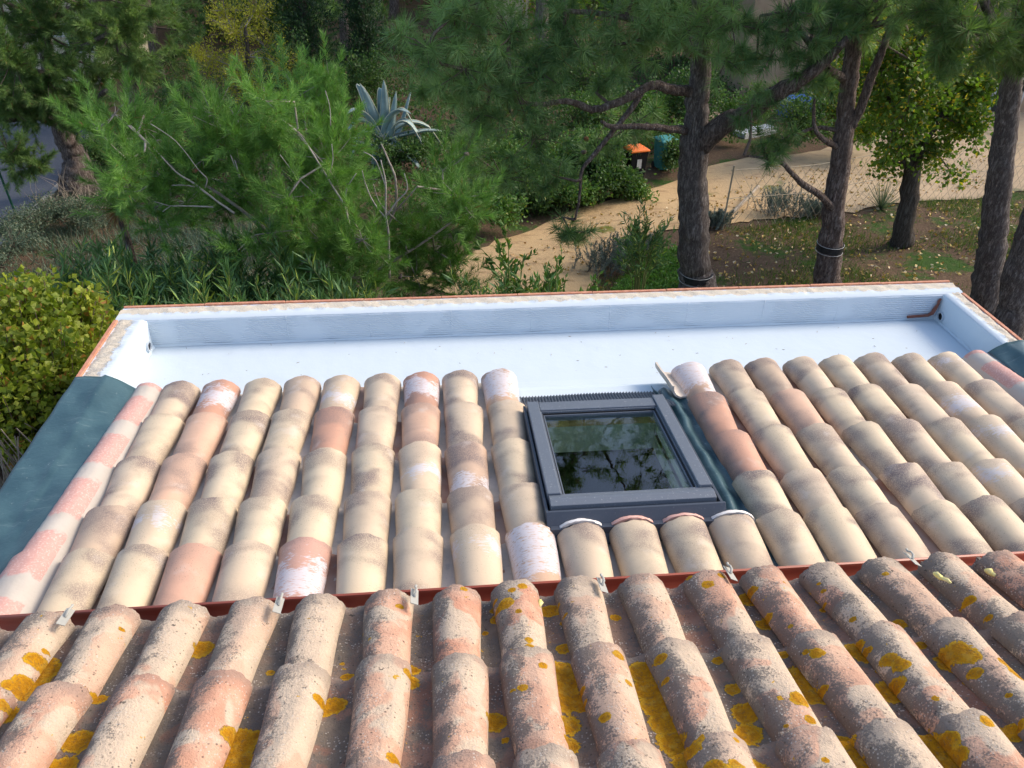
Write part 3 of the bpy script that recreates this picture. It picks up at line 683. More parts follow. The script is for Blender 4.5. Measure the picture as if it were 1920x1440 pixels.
# pleated flashing
nP = 47; vs = []; W0, W1 = 1.845, 2.645; nn = nP * 8
rows = [(-.452, -.03), (-.40, -.045), (-.33, -.062), (-.26, -.083), (-.20, -.092), (-.155, -.098)]
rows = [(-.452, -.028), (-.40, -.035), (-.345, -.060), (-.28, -.085), (-.21, -.098), (-.165, -.103)]
for (yy, dz) in rows:
    for i in range(nn + 1):
        x = W0 + (W1 - W0) * i / nn; amp = .0045
        vs.append((x + .02 * (yy + .45), yy + .004 * math.sin(x * 9), crest(yy) + dz + amp * math.sin(2 * math.pi * i / 8)))
fs = [(q * (nn + 1) + i, q * (nn + 1) + i + 1, (q + 1) * (nn + 1) + i + 1, (q + 1) * (nn + 1) + i) for q in range(len(rows) - 1) for i in range(nn)]
b = MB().add([tuple(Matrix.Rotation(AN, 3, 'X') @ (Vector(v) - sk.location)) for v in vs], fs)
b.build('pleated_flashing', M['anthd'], sk, 180)
# light shaft
def shaft(name, z0, z1, mat, ins=0.0):
    b = MB(); a0, a1, b0, b1 = HX0 - 2.2125 + ins, HX1 - 2.2125 - ins, sy(HY1) + ins, sy(HY0) - ins
    q = [(a0, b0), (a1, b0), (a1, b1), (a0, b1)]; vs = [(x, y, z) for z in (z0, z1) for x, y in q]
    b.add(vs, [(i, i + 4, (i + 1) % 4 + 4, (i + 1) % 4) for i in range(4)]); return b.build(name, M[mat], sk)
shaft('timber_lining', -.014, -.085, 'wood'); shaft('reveal', -.085, -.24, 'liner', .0)
b = MB(); a0, a1, b0, b1 = HX0 - 2.2125 - .6, HX1 - 2.2125 + .6, sy(HY1) - .6, sy(HY0) + .6
b.add([(x, y, z) for z in (-1.6, -.241) for x, y in ((a0, b0), (a1, b0), (a1, b1), (a0, b1))], [(0, 1, 2, 3), (0, 4, 5, 1), (1, 5, 6, 2), (2, 6, 7, 3), (3, 7, 4, 0)]).build('dark_room_below', M['dark'], sk)
# mortar lips above the four tiles below the window
for i, (x, cde) in enumerate(zip((1.975, 2.19, 2.405, 2.612), 'wppw')):
    n = 22; vs = []
    for j in range(n + 1):
        a = -1.35 + 2.7 * j / n; 
        for (rr, yy, dz) in ((.086, -1.399, .0), (.099, -1.400, .004), (.101, -1.384, .002), (.092, -1.372, -.006)):
            vs.append((x + rr * math.sin(a) * 1.08, yy + rng.normal(0, .0015), crest(yy) - .082 + rr * .86 * max(math.cos(a), .05) + dz))
    fs = [(j * 4 + q, j * 4 + (q + 1) % 4, (j + 1) * 4 + (q + 1) % 4, (j + 1) * 4 + q) for j in range(n) for q in range(4)] + [(0, 3, 2, 1), tuple(n * 4 + q for q in range(4))]
    mm_ = M['lip_' + cde] = M.get('lip_' + cde) or m_simple('lip_' + cde, *(((.74, .70, .66), (.80, .77, .73)) if cde == 'w' else ((.64, .36, .30), (.70, .43, .36))), 40, .85, .5, .003)
    o = MB().add(vs, fs).build('mortar_lip', mm_, smooth=60)
    tag(o, '%s mortar bead behind the %s tile below the roof window' % ('white' if cde == 'w' else 'pink', ORD[i]), 'mortar bead', 'mortar beads behind the tiles below the roof window')

# ------------------------------------------------------------------ gutter
GY, GZ, GR = -1.835, .205, .062
mb = MB(); prof_ = []
for a in np.linspace(0, math.pi, 15): prof_.append((GY + GR * math.cos(a), GZ - GR * math.sin(a)))
lip = [(GY + GR + .010 * math.cos(a) - .0, GZ + .010 + .010 * math.sin(a)) for a in np.linspace(R(200), R(-60), 8)]
prof_ = lip[::-1][:0] + [(GY + GR + .013, GZ - .006), (GY + GR + .015, GZ + .004), (GY + GR + .010, GZ + .012), (GY + GR + .001, GZ + .011), (GY + GR - .002, GZ + .002)] + prof_[1:]
vs = []
for x in np.linspace(-1.2, 5.2, 3): 
    for (y, z) in prof_: vs.append((x, y, z))
m = len(prof_); fs = [(i * m + q, i * m + q + 1, (i + 1) * m + q + 1, (i + 1) * m + q) for i in range(2) for q in range(m - 1)]
o = MB().add(vs, fs).build('roof_gutter', M['terradk'], smooth=60); md = o.modifiers.new('s', 'SOLIDIFY'); md.thickness = .003
tag(o, 'reddish brown half-round gutter running between the new and the old roof', 'gutter')

# gutter hooks
for i, (x, y) in enumerate([(.208, -1.912), (.877, -1.922), (1.317, -1.923), (1.946, -1.925), (2.398, -1.903), (3.067, -1.885)]):
    root = empty('gutter_hook', (x, y + .02, ocrest(y) - .004), (-AO + .05, .42, -.10))
    where = ['leftmost, by the orange tile', 'second from the left', 'third from the left', 'fourth from the left', 'fifth from the left', 'rightmost']
    tag(root, 'galvanised strip hook clipped over the gutter edge, %s' % where[i], 'gutter hook', 'metal hooks along the gutter')
    MB().box(-.0135, .0135, -.050, .030, 0, .002).build('plate', M['zinc'], root)
    b = MB(); b.tube([(0, -.012, .003), (0, -.004, .016), (0, .012, .018), (0, .026, .012), (.0, .036, .014)], [.0045, .0045, .004, .004, .005], 6); b.build('hook_bar', M['zinc'], root, 60)

# yellow foam blobs
for i, (x, y, lb) in enumerate([(1.735, -1.925, 'yellow foam blob on old roof beside the gutter, nearest the roof window'), (3.10, -1.955, 'long yellow foam smear on an old tile beside the rightmost hook'), (3.33, -1.915, 'small yellow foam dab at the far right of the old roof')]):
    b = MB(); pts = [(x + .004 * q * (1 if i else -.4), y - .012 * q, ocrest(y - .012 * q) - (.045 if i != 1 else .012) + .004 * math.sin(q * 2)) for q in range(4 if i != 1 else 6)]
    b.tube(pts, [.006, .011, .008, .006, .007, .004][:len(pts)], 7, wob=.3); o = b.build('foam_blob', M['foam'], smooth=180)
    tag(o, lb, 'foam blob', 'yellow foam remains by the gutter')

# ------------------------------------------------------------------ old roof
LICH = np.array([(0.187,-2.068,0.049),(0.19,-2.152,0.044),(0.177,-2.185,0.028),(0.644,-2.015,0.037),(0.189,-2.022,0.015),(0.434,-2.381,0.039),(0.188,-2.261,0.03),(0.427,-2.468,0.034),(0.415,-2.221,0.025),(0.855,-2.431,0.051),(0.872,-2.497,0.039),(0.902,-2.408,0.014),(1.066,-2.335,0.03),(1.102,-2.317,0.03),(1.12,-2.194,0.019),(1.31,-2.19,0.026),(1.308,-2.25,0.028),(0.886,-2.152,0.013),(0.388,-1.946,0.009),(1.27,-1.94,0.014),(1.541,-2.426,0.035),(1.568,-2.497,0.011),(1.279,-2.563,0.016),(1.284,-2.567,0.011),(1.68,-1.884,0.018),(1.642,-1.9,0.014),(1.616,-1.96,0.028),(1.592,-1.971,0.025),(1.584,-1.917,0.016),(1.652,-2.018,0.012),(1.67,-2.153,0.013),(1.67,-2.192,0.018),(1.695,-2.285,0.014),(1.627,-2.368,0.015),(1.598,-2.364,0.013),(1.617,-2.196,0.016),(1.763,-1.937,0.029),(1.788,-1.94,0.025),(1.784,-2.135,0.023),(1.806,-2.016,0.014),(1.981,-1.998,0.018),(1.759,-2.239,0.032),(1.757,-2.298,0.042),(1.753,-2.365,0.045),(1.741,-2.458,0.034),(1.732,-2.53,0.028),(1.796,-2.359,0.021),(1.796,-2.402,0.015),(1.727,-2.198,0.019),(1.832,-2.493,0.017),(1.922,-2.262,0.019),(1.927,-2.367,0.012),(1.995,-2.27,0.038),(1.997,-2.347,0.043),(2.0,-2.413,0.041),(2.004,-2.481,0.04),(2.012,-2.55,0.042),(2.023,-2.618,0.04),(2.043,-2.282,0.019),(2.035,-2.363,0.018),(2.462,-1.946,0.033),(2.459,-2.084,0.028),(2.238,-2.247,0.016),(2.235,-2.373,0.021),(2.236,-2.466,0.035),(2.217,-2.537,0.034),(2.369,-1.894,0.015),(2.306,-1.936,0.02),(2.265,-1.868,0.011),(2.445,-2.244,0.016),(2.479,-2.293,0.017),(2.5,-2.316,0.02),(2.432,-2.341,0.04),(2.441,-2.406,0.045),(2.364,-2.489,0.028),(2.467,-2.431,0.024),(2.697,-1.946,0.013),(2.696,-1.985,0.016),(2.682,-2.031,0.011),(2.71,-2.145,0.01),(2.67,-2.251,0.032),(2.68,-2.285,0.022),(2.682,-2.432,0.042),(2.705,-2.349,0.022),(2.717,-2.385,0.023),(2.629,-2.438,0.015),(2.89,-2.132,0.022),(2.887,-2.248,0.016),(2.921,-2.336,0.038),(2.936,-2.367,0.028),(2.92,-2.424,0.018),(3.148,-2.177,0.01),(3.147,-2.086,0.017),(3.016,-2.405,0.021),(3.02,-2.452,0.024),(2.18,-2.673,0.036),(2.1,-2.694,0.013),(2.105,-2.714,0.023),(2.441,-2.608,0.038),(2.435,-2.67,0.046),(2.657,-2.622,0.036),(2.68,-2.652,0.04),(2.678,-2.695,0.04),(2.783,-2.632,0.019),(2.894,-2.619,0.028),(2.358,-2.562,0.016),(2.293,-2.568,0.007),(2.494,-2.164,0.008),(2.053,-2.694,0.025),(2.038,-2.625,0.012),(2.136,-2.618,0.009),(2.048,-2.6,0.013),(2.936,-1.938,0.011),(2.568,-1.95,0.007),(2.312,-2.481,0.009),(2.726,-2.525,0.01),(2.796,-2.624,0.011),(2.936,-2.526,0.009),(1.392,-2.204,0.008),(1.334,-1.792,0.009),(1.482,-1.876,0.013),(1.097,-2.13,0.008),(1.419,-2.522,0.005),(2.322,-2.704,0.01),(1.544,-2.032,0.01)])
OX = [.341 + .22 * i for i in range(15)]
ojit = {0: -.015, 1: -.009, 2: -.008, 3: -.006, 4: .006, 5: .012, 6: -.005, 7: -.008, 8: -.004, 9: .010, 10: -.002, 11: -.004, 12: -.003, 13: 0, 14: -.006}
OROW = [-1.848, -2.211, -2.597, -2.98]
def old_tile(i, r_, chan):
    x = .341 + .22 * i + (ojit.get(i, 0) if not chan else .0)
    if chan: x = .341 + .22 * i + .11 + (ojit.get(i, 0) + ojit.get(i + 1, 0)) / 2
    y = OROW[r_] + rng.normal(0, .006) + (.012 if chan else 0)
    if chan: me = tile_mesh('old_channel_tile', L=.45, wf=.070, wn=.088, h=.052, th=.013, up=False, nu=50, nv=20, wob=.002, seed=300 + i * 7 + r_)
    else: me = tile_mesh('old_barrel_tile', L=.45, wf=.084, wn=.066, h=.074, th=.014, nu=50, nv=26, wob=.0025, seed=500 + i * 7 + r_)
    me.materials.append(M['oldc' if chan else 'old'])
    o = link('old_channel_tile' if chan else 'old_barrel_tile', me)
    o.location = (x, y, ocrest(y) - (.048 if chan else 0)); o.rotation_euler = (-(AO - math.atan(.017 / .37)), rng.normal(0, .02), rng.normal(0, .012))
    mw = Matrix.LocRotScale(o.location, o.rotation_euler, None); A = np.array(mw)
    n = len(me.vertices); c = np.empty(n * 3, dtype=np.float32); me.vertices.foreach_get('co', c); c = c.reshape(-1, 3) @ A[:3, :3].T + A[:3, 3]
    # distances in the roof surface (across, along the slope)
    kk = np.abs((LICH[:, 0] - .341) / .22 - np.round((LICH[:, 0] - .341) / .22)) * .22
    RR = LICH[:, 2] * (np.where(kk > .062, .55, 1.0) if not chan else 1.1)
    d = np.sqrt((c[:, 0:1] - LICH[None, :, 0]) ** 2 + ((c[:, 1:2] - LICH[None, :, 1]) / math.cos(AO)) ** 2) / RR[None, :] - 1
    ld = -np.log(np.exp(-6 * d).sum(1)) / 6; a_ = me.attributes.new('ld', 'FLOAT', 'POINT'); a_.data.foreach_set('value', ld.astype(np.float32))
    return o
rown = ['gutter row', 'second row from gutter', 'third row from gutter', 'fourth row from gutter']
barew = {(-1, 0): 1.3, (1, 0): .4}
for i in range(-2, 15):
    for r_ in range(4):
        if r_ >= 2 and (i < -1 + (r_ > 2) or i > 12 - 0 * r_): continue
        if r_ == 3 and (i < 1 or i > 10): continue
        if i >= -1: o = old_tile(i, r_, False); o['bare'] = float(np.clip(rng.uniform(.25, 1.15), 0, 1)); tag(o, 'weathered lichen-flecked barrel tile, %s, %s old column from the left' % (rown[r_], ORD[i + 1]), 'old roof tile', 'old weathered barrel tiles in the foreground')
        if i < 14:
            o = old_tile(i, r_, True); o['bare'] = float(rng.uniform(.2, 1.0))
            tag(o, ('dark lichened channel tile, %s, right of the %s old column from left' % (rown[r_], ORD[i + 1])) if i >= -1 else 'dark lichened channel tile at the left edge, %s, before all columns' % rown[r_], 'old roof tile', 'old channel tiles in the foreground')
mb = MB(); mb.add([(-1.2, -1.90, ocrest(-1.90) - .125), (5.2, -1.90, ocrest(-1.90) - .125), (5.2, -5.6, ocrest(-5.6) - .125), (-1.2, -5.6, ocrest(-5.6) - .125)], [(0, 3, 2, 1)])
o = mb.build('roof_deck', M['chan_s']); md = o.modifiers.new('s', 'SOLIDIFY'); md.thickness = .05; md.offset = -1
tag(o, 'mortar bed under the old roof tiles', 'roof deck')
mb = MB(); mb.box(XL, XR, -1.97, -1.93, .05, ocrest(-1.93) - .14); o = mb.build('step_wall', M['render']); tag(o, 'low rendered step wall under the old eaves behind the gutter', 'wall')


# ------------------------------------------------------------------ ground
xs = np.concatenate([np.linspace(-60, -14, 12)[:-1], np.linspace(-14, 24, 96), np.linspace(24, 90, 12)[1:]])
ys = np.concatenate([np.linspace(-14, .5, 10)[:-1], np.linspace(.5, 30, 80), np.linspace(30, 110, 14)[1:]])
vs = [(x, y, gz(x, y)) for x in xs for y in ys]; ny = len(ys)
fs = [(i * ny + j, (i + 1) * ny + j, (i + 1) * ny + j + 1, i * ny + j + 1) for i in range(len(xs) - 1) for j in range(ny - 1)]
o = MB().add(vs, fs).build('ground', M['ground'], smooth=180); tag(o, 'brown garden earth with patchy grass', 'ground', kind='structure')
def sheet(name, poly, mat, lbl, cat, lift, step=.35, jag=.0, kind='structure'):
    """poly: list of (left, right) ground point pairs; filled between"""
    vs = []; fs = []; nn = 14
    rows = []
    for (a, b), (c, d) in zip(poly, poly[1:]):
        n = max(2, int(max(np.linalg.norm(np.array(a) - c), np.linalg.norm(np.array(b) - d)) / step))
        for q in range(n): t = q / n; rows.append((np.array(a) * (1 - t) + np.array(c) * t, np.array(b) * (1 - t) + np.array(d) * t))
    rows.append((np.array(poly[-1][0]), np.array(poly[-1][1])))
    for a, b in rows:
        ja, jb = rng.normal(0, jag), rng.normal(0, jag)
        for q in range(nn + 1):
            p = a + (b - a) * q / nn; w_ = 1 - q / nn
            x, y = p[0], p[1] + ja * w_ + jb * (1 - w_); vs.append((x, y, gz(x, y) + lift))
    m = nn + 1
    fs = [(i * m + q, i * m + q + 1, (i + 1) * m + q + 1, (i + 1) * m + q) for i in range(len(rows) - 1) for q in range(nn)]
    o = MB().add(vs, fs).build(name, mat, smooth=180); tag(o, lbl, cat, kind=kind); return o
S2 = lambda *p: tuple(spot(*p)[:2])
sheet('sandy_path', [(S2(760, 520), S2(900, 575)), (S2(850, 500), S2(1090, 560)), (S2(930, 455), S2(1150, 480)), (S2(1060, 400), S2(1230, 440)), (S2(1180, 368), S2(1350, 425)), (S2(1330, 312), S2(1450, 410)),
      (S2(1500, 290), S2(1600, 400)), (S2(1680, 240), S2(1840, 372)), (S2(1850, 190), S2(2000, 345)), (S2(2050, 150), S2(2400, 330))], M['sand'], 'ochre sandy earth path winding behind the pines', 'path', .02, .35, .05)
sheet('road', [(S2(-420, 620), S2(-40, 505)), (S2(-300, 420), S2(112, 350)), (S2(-200, 300), S2(165, 255)), (S2(-60, 232), S2(210, 232))], M['asphalt'], 'grey asphalt road down on the left', 'road', .03)
kp = [spot(-40, 505), spot(30, 432), spot(78, 388), spot(118, 348), spot(168, 258)]
b = MB()
for p, q in zip(kp, kp[1:]):
    d = (q - p)[:2]; d /= np.linalg.norm(d); nr = np.array([d[1], -d[0]])
    a_ = [(p[0], p[1]), (q[0], q[1]), (q[0] + nr[0] * .16, q[1] + nr[1] * .16), (p[0] + nr[0] * .16, p[1] + nr[1] * .16)]
    zz = [p[2], q[2], q[2], p[2]]; b.add([(x, y, z + h) for h in (-.1, .15) for (x, y), z in zip(a_, zz)], [(0, 3, 2, 1), (4, 5, 6, 7), (0, 1, 5, 4), (1, 2, 6, 5), (2, 3, 7, 6), (3, 0, 4, 7)])
o = b.build('kerb', M['kerb']); tag(o, 'pale concrete kerb along the road', 'kerb', kind='structure')

# ------------------------------------------------------------------ foliage makers
def unit(v): return v / (np.linalg.norm(v, axis=-1, keepdims=True) + 1e-9)
def needles(C, D, n, axis, length, width, spread=(20, 75), droop=.0, var=None):
    """C,D (N,3) shoot base and direction; needles in a bottlebrush"""
    N = len(C); c = np.repeat(C, n, 0); d = unit(np.repeat(D, n, 0)); k = N * n
    r = unit(rng.normal(size=(k, 3))); r = unit(r - d * (r * d).sum(1, keepdims=True))
    t = rng.uniform(0, 1, (k, 1)) ** .8
    th = np.radians(spread[0] + (spread[1] - spread[0]) * (1 - t * .75) * rng.uniform(.7, 1.1, (k, 1)))
    nd = unit(d * np.cos(th) + r * np.sin(th)); nd[:, 2] -= droop; nd = unit(nd)
    L = length * rng.uniform(.7, 1.1, (k, 1)); b = c + d * axis * t
    s = unit(np.cross(nd, rng.normal(size=(k, 3)))) * width * .5
    V = np.stack([b - s, b + s, b + nd * L], 1)
    v = rng.uniform(0, 1, N) if var is None else var
    v = np.repeat(np.clip(v, 0, 1), n)
    return V, v
def leaves(C, Dn, size, width, jit=.35, fold=.25):
    """folded leaves: C (N,3) base, Dn (N,3) direction"""
    N = len(C); d = unit(Dn + rng.normal(0, jit, (N, 3))); s = unit(np.cross(d, rng.normal(size=(N, 3)) + np.array([0, 0, .3])))
    nrm = np.cross(d, s); sz = size * rng.uniform(.65, 1.15, (N, 1)); w_ = width * sz / size * .5
    a = C; tip = C + d * sz + nrm * sz * rng.uniform(-.15, .15, (N, 1)); m = C + d * sz * .45
    l = m - s * w_ + nrm * w_ * fold; r = m + s * w_ + nrm * w_ * fold
    return np.concatenate([np.stack([a, r, tip], 1), np.stack([a, tip, l], 1)], 0)
def crown_pts(lobes):
    P = []; Cn = []
    for (c, rad, n) in lobes:
        c = np.array(c); rad = np.array(rad if hasattr(rad, '__len__') else (rad,) * 3)
        d = unit(rng.normal(size=(n, 3))); rr = rng.uniform(0, 1, (n, 1)) ** (1 / 2.0)
        lump = 1 + .22 * np.sin(d[:, :1] * 5 + c[0] * 3) * np.cos(d[:, 1:2] * 4 + c[2] * 2)
        P.append(c + d * rr * rad * lump); Cn.append(np.repeat(c[None], n, 0))
    return np.concatenate(P), np.concatenate(Cn)
def limb_mesh(pts, seg, wob, res=6):
    P = np.array([p[:3] for p in pts], float); r = [p[3] for p in pts]; out = []; rr = []
    for i in range(len(P) - 1):
        p0, p1, p2, p3 = P[max(i - 1, 0)], P[i], P[i + 1], P[min(i + 2, len(P) - 1)]
        for q in range(res):
            t = q / res; a = .5 * ((2 * p1) + (-p0 + p2) * t + (2 * p0 - 5 * p1 + 4 * p2 - p3) * t * t + (-p0 + 3 * p1 - 3 * p2 + p3) * t ** 3)
            out.append(a + rng.normal(0, wob, 3) * r[i] * .06); rr.append(r[i] * (1 - t) + r[i + 1] * t)
    out.append(P[-1]); rr.append(r[-1])
    return out, rr
def px_limb(L):
    out = []
    for (px, py, Y, wpx) in L:
        p = at(px, py, Y); out.append((*p, wpx / 2 * depth(p) / F))
    return out
def twigs(mb, tips, cents, nodes, r0=.012, frac=1.0, sag=.03, seg=3):
    """connect tips to the nearest limb node via the lobe centre; returns outward directions"""
    nd = np.array(nodes); D = np.zeros_like(tips)
    for i, (t, c) in enumerate(zip(tips, cents)):
        a = c * .55 + nd[np.argmin(((nd - (c * .6 + t * .4)) ** 2).sum(1))] * .45
        D[i] = t - a
        if rng.random() < frac:
            m = (a + t) / 2 + rng.normal(0, sag, 3) * np.linalg.norm(t - a); e = t
            mb.tube([a, m, e], [r0, r0 * .7, r0 * .35], seg, False)
    return unit(D)
def pine(name, lbl, trunk, limbs, lobes, needle, bark='bark', nn=60, axis=.14, length=.13, width=.006, spread=(20, 75), droop=.05, up=.35, twig='twigd', r0=.012, per=2, cones=0, group=None, res=7, seg=14, tfrac=1.0, limbmat=None, coner=(.035, .05)):
    base = np.array(trunk[0][:3]); root = empty(name, tuple(base)); tag(root, lbl, 'tree', group)
    off = base
    def b(pts, nm, mat, sg, wob=1.0):
        o, r = limb_mesh(pts, sg, wob, res); mb = MB(); mb.tube([p - off for p in o], r, sg, True, .05); mb.build(nm, M[mat], root, 180); return o
    nodes = list(b(trunk, 'trunk', bark, seg))
    for L in limbs: nodes += list(b(L, 'limb', limbmat or bark, 8))
    P, Cn = crown_pts(lobes); tw = MB()
    # lobe sub-limbs
    for (c, rad, n) in lobes:
        nd = np.array(nodes); a = nd[np.argmin(((nd - np.array(c)) ** 2).sum(1))]; c = np.array(c); m = (a + c) / 2 + rng.normal(0, .08, 3)
        tw.tube([a - off, m - off, c - off], [r0 * 2.2, r0 * 1.7, r0 * 1.1], 5, False); nodes += [m, c]
    D = twigs(tw, P - off, Cn - off, [n - off for n in nodes], r0, tfrac)
    tw.build('twigs', M[twig], root, 180)
    D[:, 2] += up; D = unit(D); Cs = [P]; Ds = [D]
    for q in range(per - 1):
        Cs.append(P - D * rng.uniform(.12, .3, (len(P), 1)) + rng.normal(0, .05, P.shape)); Ds.append(unit(D + rng.normal(0, .55, D.shape)))
    C_ = np.concatenate(Cs); D_ = np.concatenate(Ds)
    clump = .5 + .5 * np.sin(C_[:, 0] * 2.3 + 1) * np.sin(C_[:, 1] * 1.9) + rng.normal(0, .25, len(C_))
    V, v = needles(C_ - off, D_, nn, axis, length, width, spread, droop, clump)
    cr = tri_mesh('crown', V, M[needle], root, v); cr['kind'] = 'stuff'; del cr['kind']
    for q in range(cones):
        p = P[rng.integers(len(P))] - off + np.array([0, 0, -.03]); dd = unit(rng.normal(size=3)); cm = MB()
        L = coner[1] * 1.6; cm.tube([p, p + dd * L * .25, p + dd * L * .55, p + dd * L * .85, p + dd * L], [coner[0] * .4, coner[0] * .95, coner[0] * .85, coner[0] * .5, .002], 8, True, .12)
        cm.build('cone', M['conebr' if q % 3 == 0 else 'cone'], root, 180)
    return root
def lp(px, py, Y, r, n):   # lobe at a place seen at px,py on the plane Y
    return (at(px, py, Y), r, n)
def gtrunk(px, py, w_):    # trunk foot on the ground
    p = spot(px, py); return p, w_ / 2 * depth(p) / F

# --- pine A (large, centre right)
pA, rA = gtrunk(1308, 556, 74); YA = pA[1]
tA = [(pA[0], pA[1], pA[2] - .1, rA * 1.15), (pA[0], pA[1], pA[2] + .15, rA * .95)] + px_limb([(1302, 500, YA, 58), (1300, 400, YA, 56), (1299, 300, YA, 54), (1306, 220, YA, 44), (1312, 150, YA, 40), (1318, 60, YA, 36), (1310, -60, YA, 32), (1295, -220, YA, 26), (1290, -420, YA, 16)])
lA = [px_limb(L) for L in (
    [(1308, 285, YA, 40), (1345, 240, YA - .2, 42), (1400, 212, YA - .4, 38), (1450, 178, YA - .6, 34), (1500, 150, YA - .8, 28), (1545, 118, YA - .9, 20), (1590, 70, YA - 1, 12)],
    [(1300, 172, YA, 22), (1262, 168, YA - .15, 19), (1222, 160, YA - .3, 17), (1190, 178, YA - .4, 15), (1150, 195, YA - .5, 15), (1110, 205, YA - .5, 14), (1065, 190, YA - .6, 11), (1010, 196, YA - .7, 9), (960, 186, YA - .8, 8), (925, 165, YA - .8, 6), (880, 155, YA - .9, 4)],
    [(1205, 170, YA - .3, 12), (1183, 205, YA - .4, 11), (1150, 245, YA - .5, 9), (1118, 285, YA - .6, 9), (1092, 318, YA - .7, 7), (1088, 350, YA - .7, 6), (1085, 380, YA - .7, 5), (1078, 412, YA - .7, 4)],
    [(1292, 245, YA, 18), (1245, 240, YA - .3, 13), (1195, 237, YA - .5, 11), (1150, 238, YA - .6, 10), (1128, 228, YA - .7, 6)],
    [(1312, 110, YA, 16), (1250, 60, YA - .3, 13), (1160, 30, YA - .6, 11), (1060, 20, YA - .8, 8)],
    [(1318, 30, YA, 16), (1400, -20, YA - .4, 13), (1500, -60, YA - .7, 9)],
    [(1300, -180, YA, 14), (1180, -260, YA - .5, 10), (1050, -260, YA - 1, 7)], [(1300, -200, YA, 14), (1420, -300, YA - .5, 10), (1540, -320, YA - 1, 7)])]
loA = [(c_, r_, max(5, int(n_ * .8))) for (c_, r_, n_) in [lp(1070, 435, YA - .7, (.30, .3, .16), 12), lp(960, 160, YA - .9, .42, 22), lp(870, 130, YA - 1, .42, 22), lp(800, 90, YA - 1.1, .40, 18), lp(850, 30, YA - 1, .42, 20), lp(960, 60, YA - .9, .45, 22),
       lp(1060, 50, YA - .8, .45, 24), lp(1150, 85, YA - .7, .40, 20), lp(1220, 50, YA - .5, .42, 22), lp(1290, 60, YA - .6, .34, 12), lp(1370, 40, YA - .6, .40, 20), lp(1420, 100, YA - .7, .30, 10), lp(1360, 110, YA - .6, .26, 8),
       lp(1010, 130, YA - .8, .35, 14), lp(900, 215, YA - .8, .40, 18), lp(1000, 260, YA - .7, .42, 18), lp(870, 290, YA - .5, .40, 16), lp(1130, 150, YA - .2, .3, 10), lp(1200, 225, YA + .3, .3, 10), 
       lp(1120, 260, YA + .1, .3, 9), lp(1480, 20, YA - .9, .35, 12), lp(940, 330, YA - .4, .38, 14), lp(1040, 330, YA - .5, .3, 8), lp(800, 160, YA - .6, .3, 8), lp(1440, 190, YA - .2, .2, 4),
       lp(1200, -80, YA - .4, .6, 26), lp(1060, -90, YA - .7, .6, 24), lp(1400, -90, YA - .5, .6, 24), lp(920, -70, YA - .9, .6, 22), lp(1300, -230, YA, .8, 34), lp(1120, -260, YA - .6, .8, 30), lp(1480, -270, YA - .6, .8, 26), lp(1290, -430, YA, .8, 30), lp(960, -250, YA - .9, .7, 20)]]
for q in range(10):
    loA.append((np.array([2.6 + (q % 5) * .8, YA + (-.7 if q % 2 else .5), 2.9 + (q // 5) * 1.5 + .4 * math.sin(q * 2.1)]), .75, 24))
pine('pine_tree', 'big pine behind the parapet with black band, thick forked trunk and long twisting left branches', tA, lA, loA, 'needle_d', nn=78, axis=.10, length=.21, width=.0075, spread=(25, 95), droop=.18, per=2, cones=14, r0=.011, tfrac=.7, limbmat='barkr', group='pines in the garden')

# --- pine B
pB, rB = gtrunk(1551, 556, 50); YB_ = pB[1]
tB = [(pB[0], pB[1], pB[2] - .1, rB * 1.1)] + px_limb([(1554, 500, YB_, 46), (1560, 430, YB_, 42), (1568, 350, YB_, 38), (1580, 260, YB_, 35), (1590, 170, YB_, 32), (1600, 90, YB_, 30), (1608, 20, YB_, 26), (1618, -120, YB_, 20), (1625, -300, YB_, 12)])
lB = [px_limb(L) for L in ([(1596, 240, YB_, 16), (1612, 205, YB_ - .1, 18), (1632, 150, YB_ - .2, 17), (1650, 105, YB_ - .3, 15), (1664, 65, YB_ - .3, 12), (1668, 30, YB_ - .3, 8)],
    [(1572, 402, YB_, 16), (1540, 368, YB_ - .2, 13), (1505, 345, YB_ - .3, 12), (1482, 322, YB_ - .4, 9), (1462, 302, YB_ - .4, 9), (1430, 296, YB_ - .4, 5), (1395, 292, YB_ - .5, 3)],
    [(1578, 278, YB_, 12), (1545, 262, YB_ - .2, 11), (1528, 240, YB_ - .3, 8), (1526, 205, YB_ - .3, 6), (1528, 185, YB_ - .3, 4)],
    [(1572, 245, YB_, 9), (1530, 240, YB_ - .1, 7), (1480, 258, YB_ - .2, 5)],
    [(1585, 150, YB_, 18), (1545, 120, YB_ - .3, 14), (1510, 70, YB_ - .4, 12), (1480, 35, YB_ - .5, 8)],
    [(1600, 60, YB_, 16), (1650, 45, YB_ - .3, 12), (1720, 30, YB_ - .5, 8)], [(1618, -100, YB_, 12), (1720, -160, YB_ - .5, 8)], [(1618, -100, YB_, 12), (1520, -160, YB_ - .5, 8)])]
loB = [lp(1460, 60, YB_ - .5, .35, 12), lp(1500, 110, YB_ - .4, .28, 8), lp(1560, 40, YB_ - .3, .4, 16), lp(1620, 30, YB_ - .2, .4, 16), lp(1690, 30, YB_ - .5, .3, 8), lp(1540, 150, YB_ - .3, .22, 6), lp(1410, 200, YB_ - .4, .25, 6), lp(1440, 285, YB_ - .4, .22, 7), lp(1470, 260, YB_ - .3, .2, 5),
       lp(1640, -80, YB_, .8, 30), lp(1520, -120, YB_ - .3, .7, 24), lp(1760, -120, YB_ - .3, .7, 24), lp(1630, -280, YB_, .9, 34)]
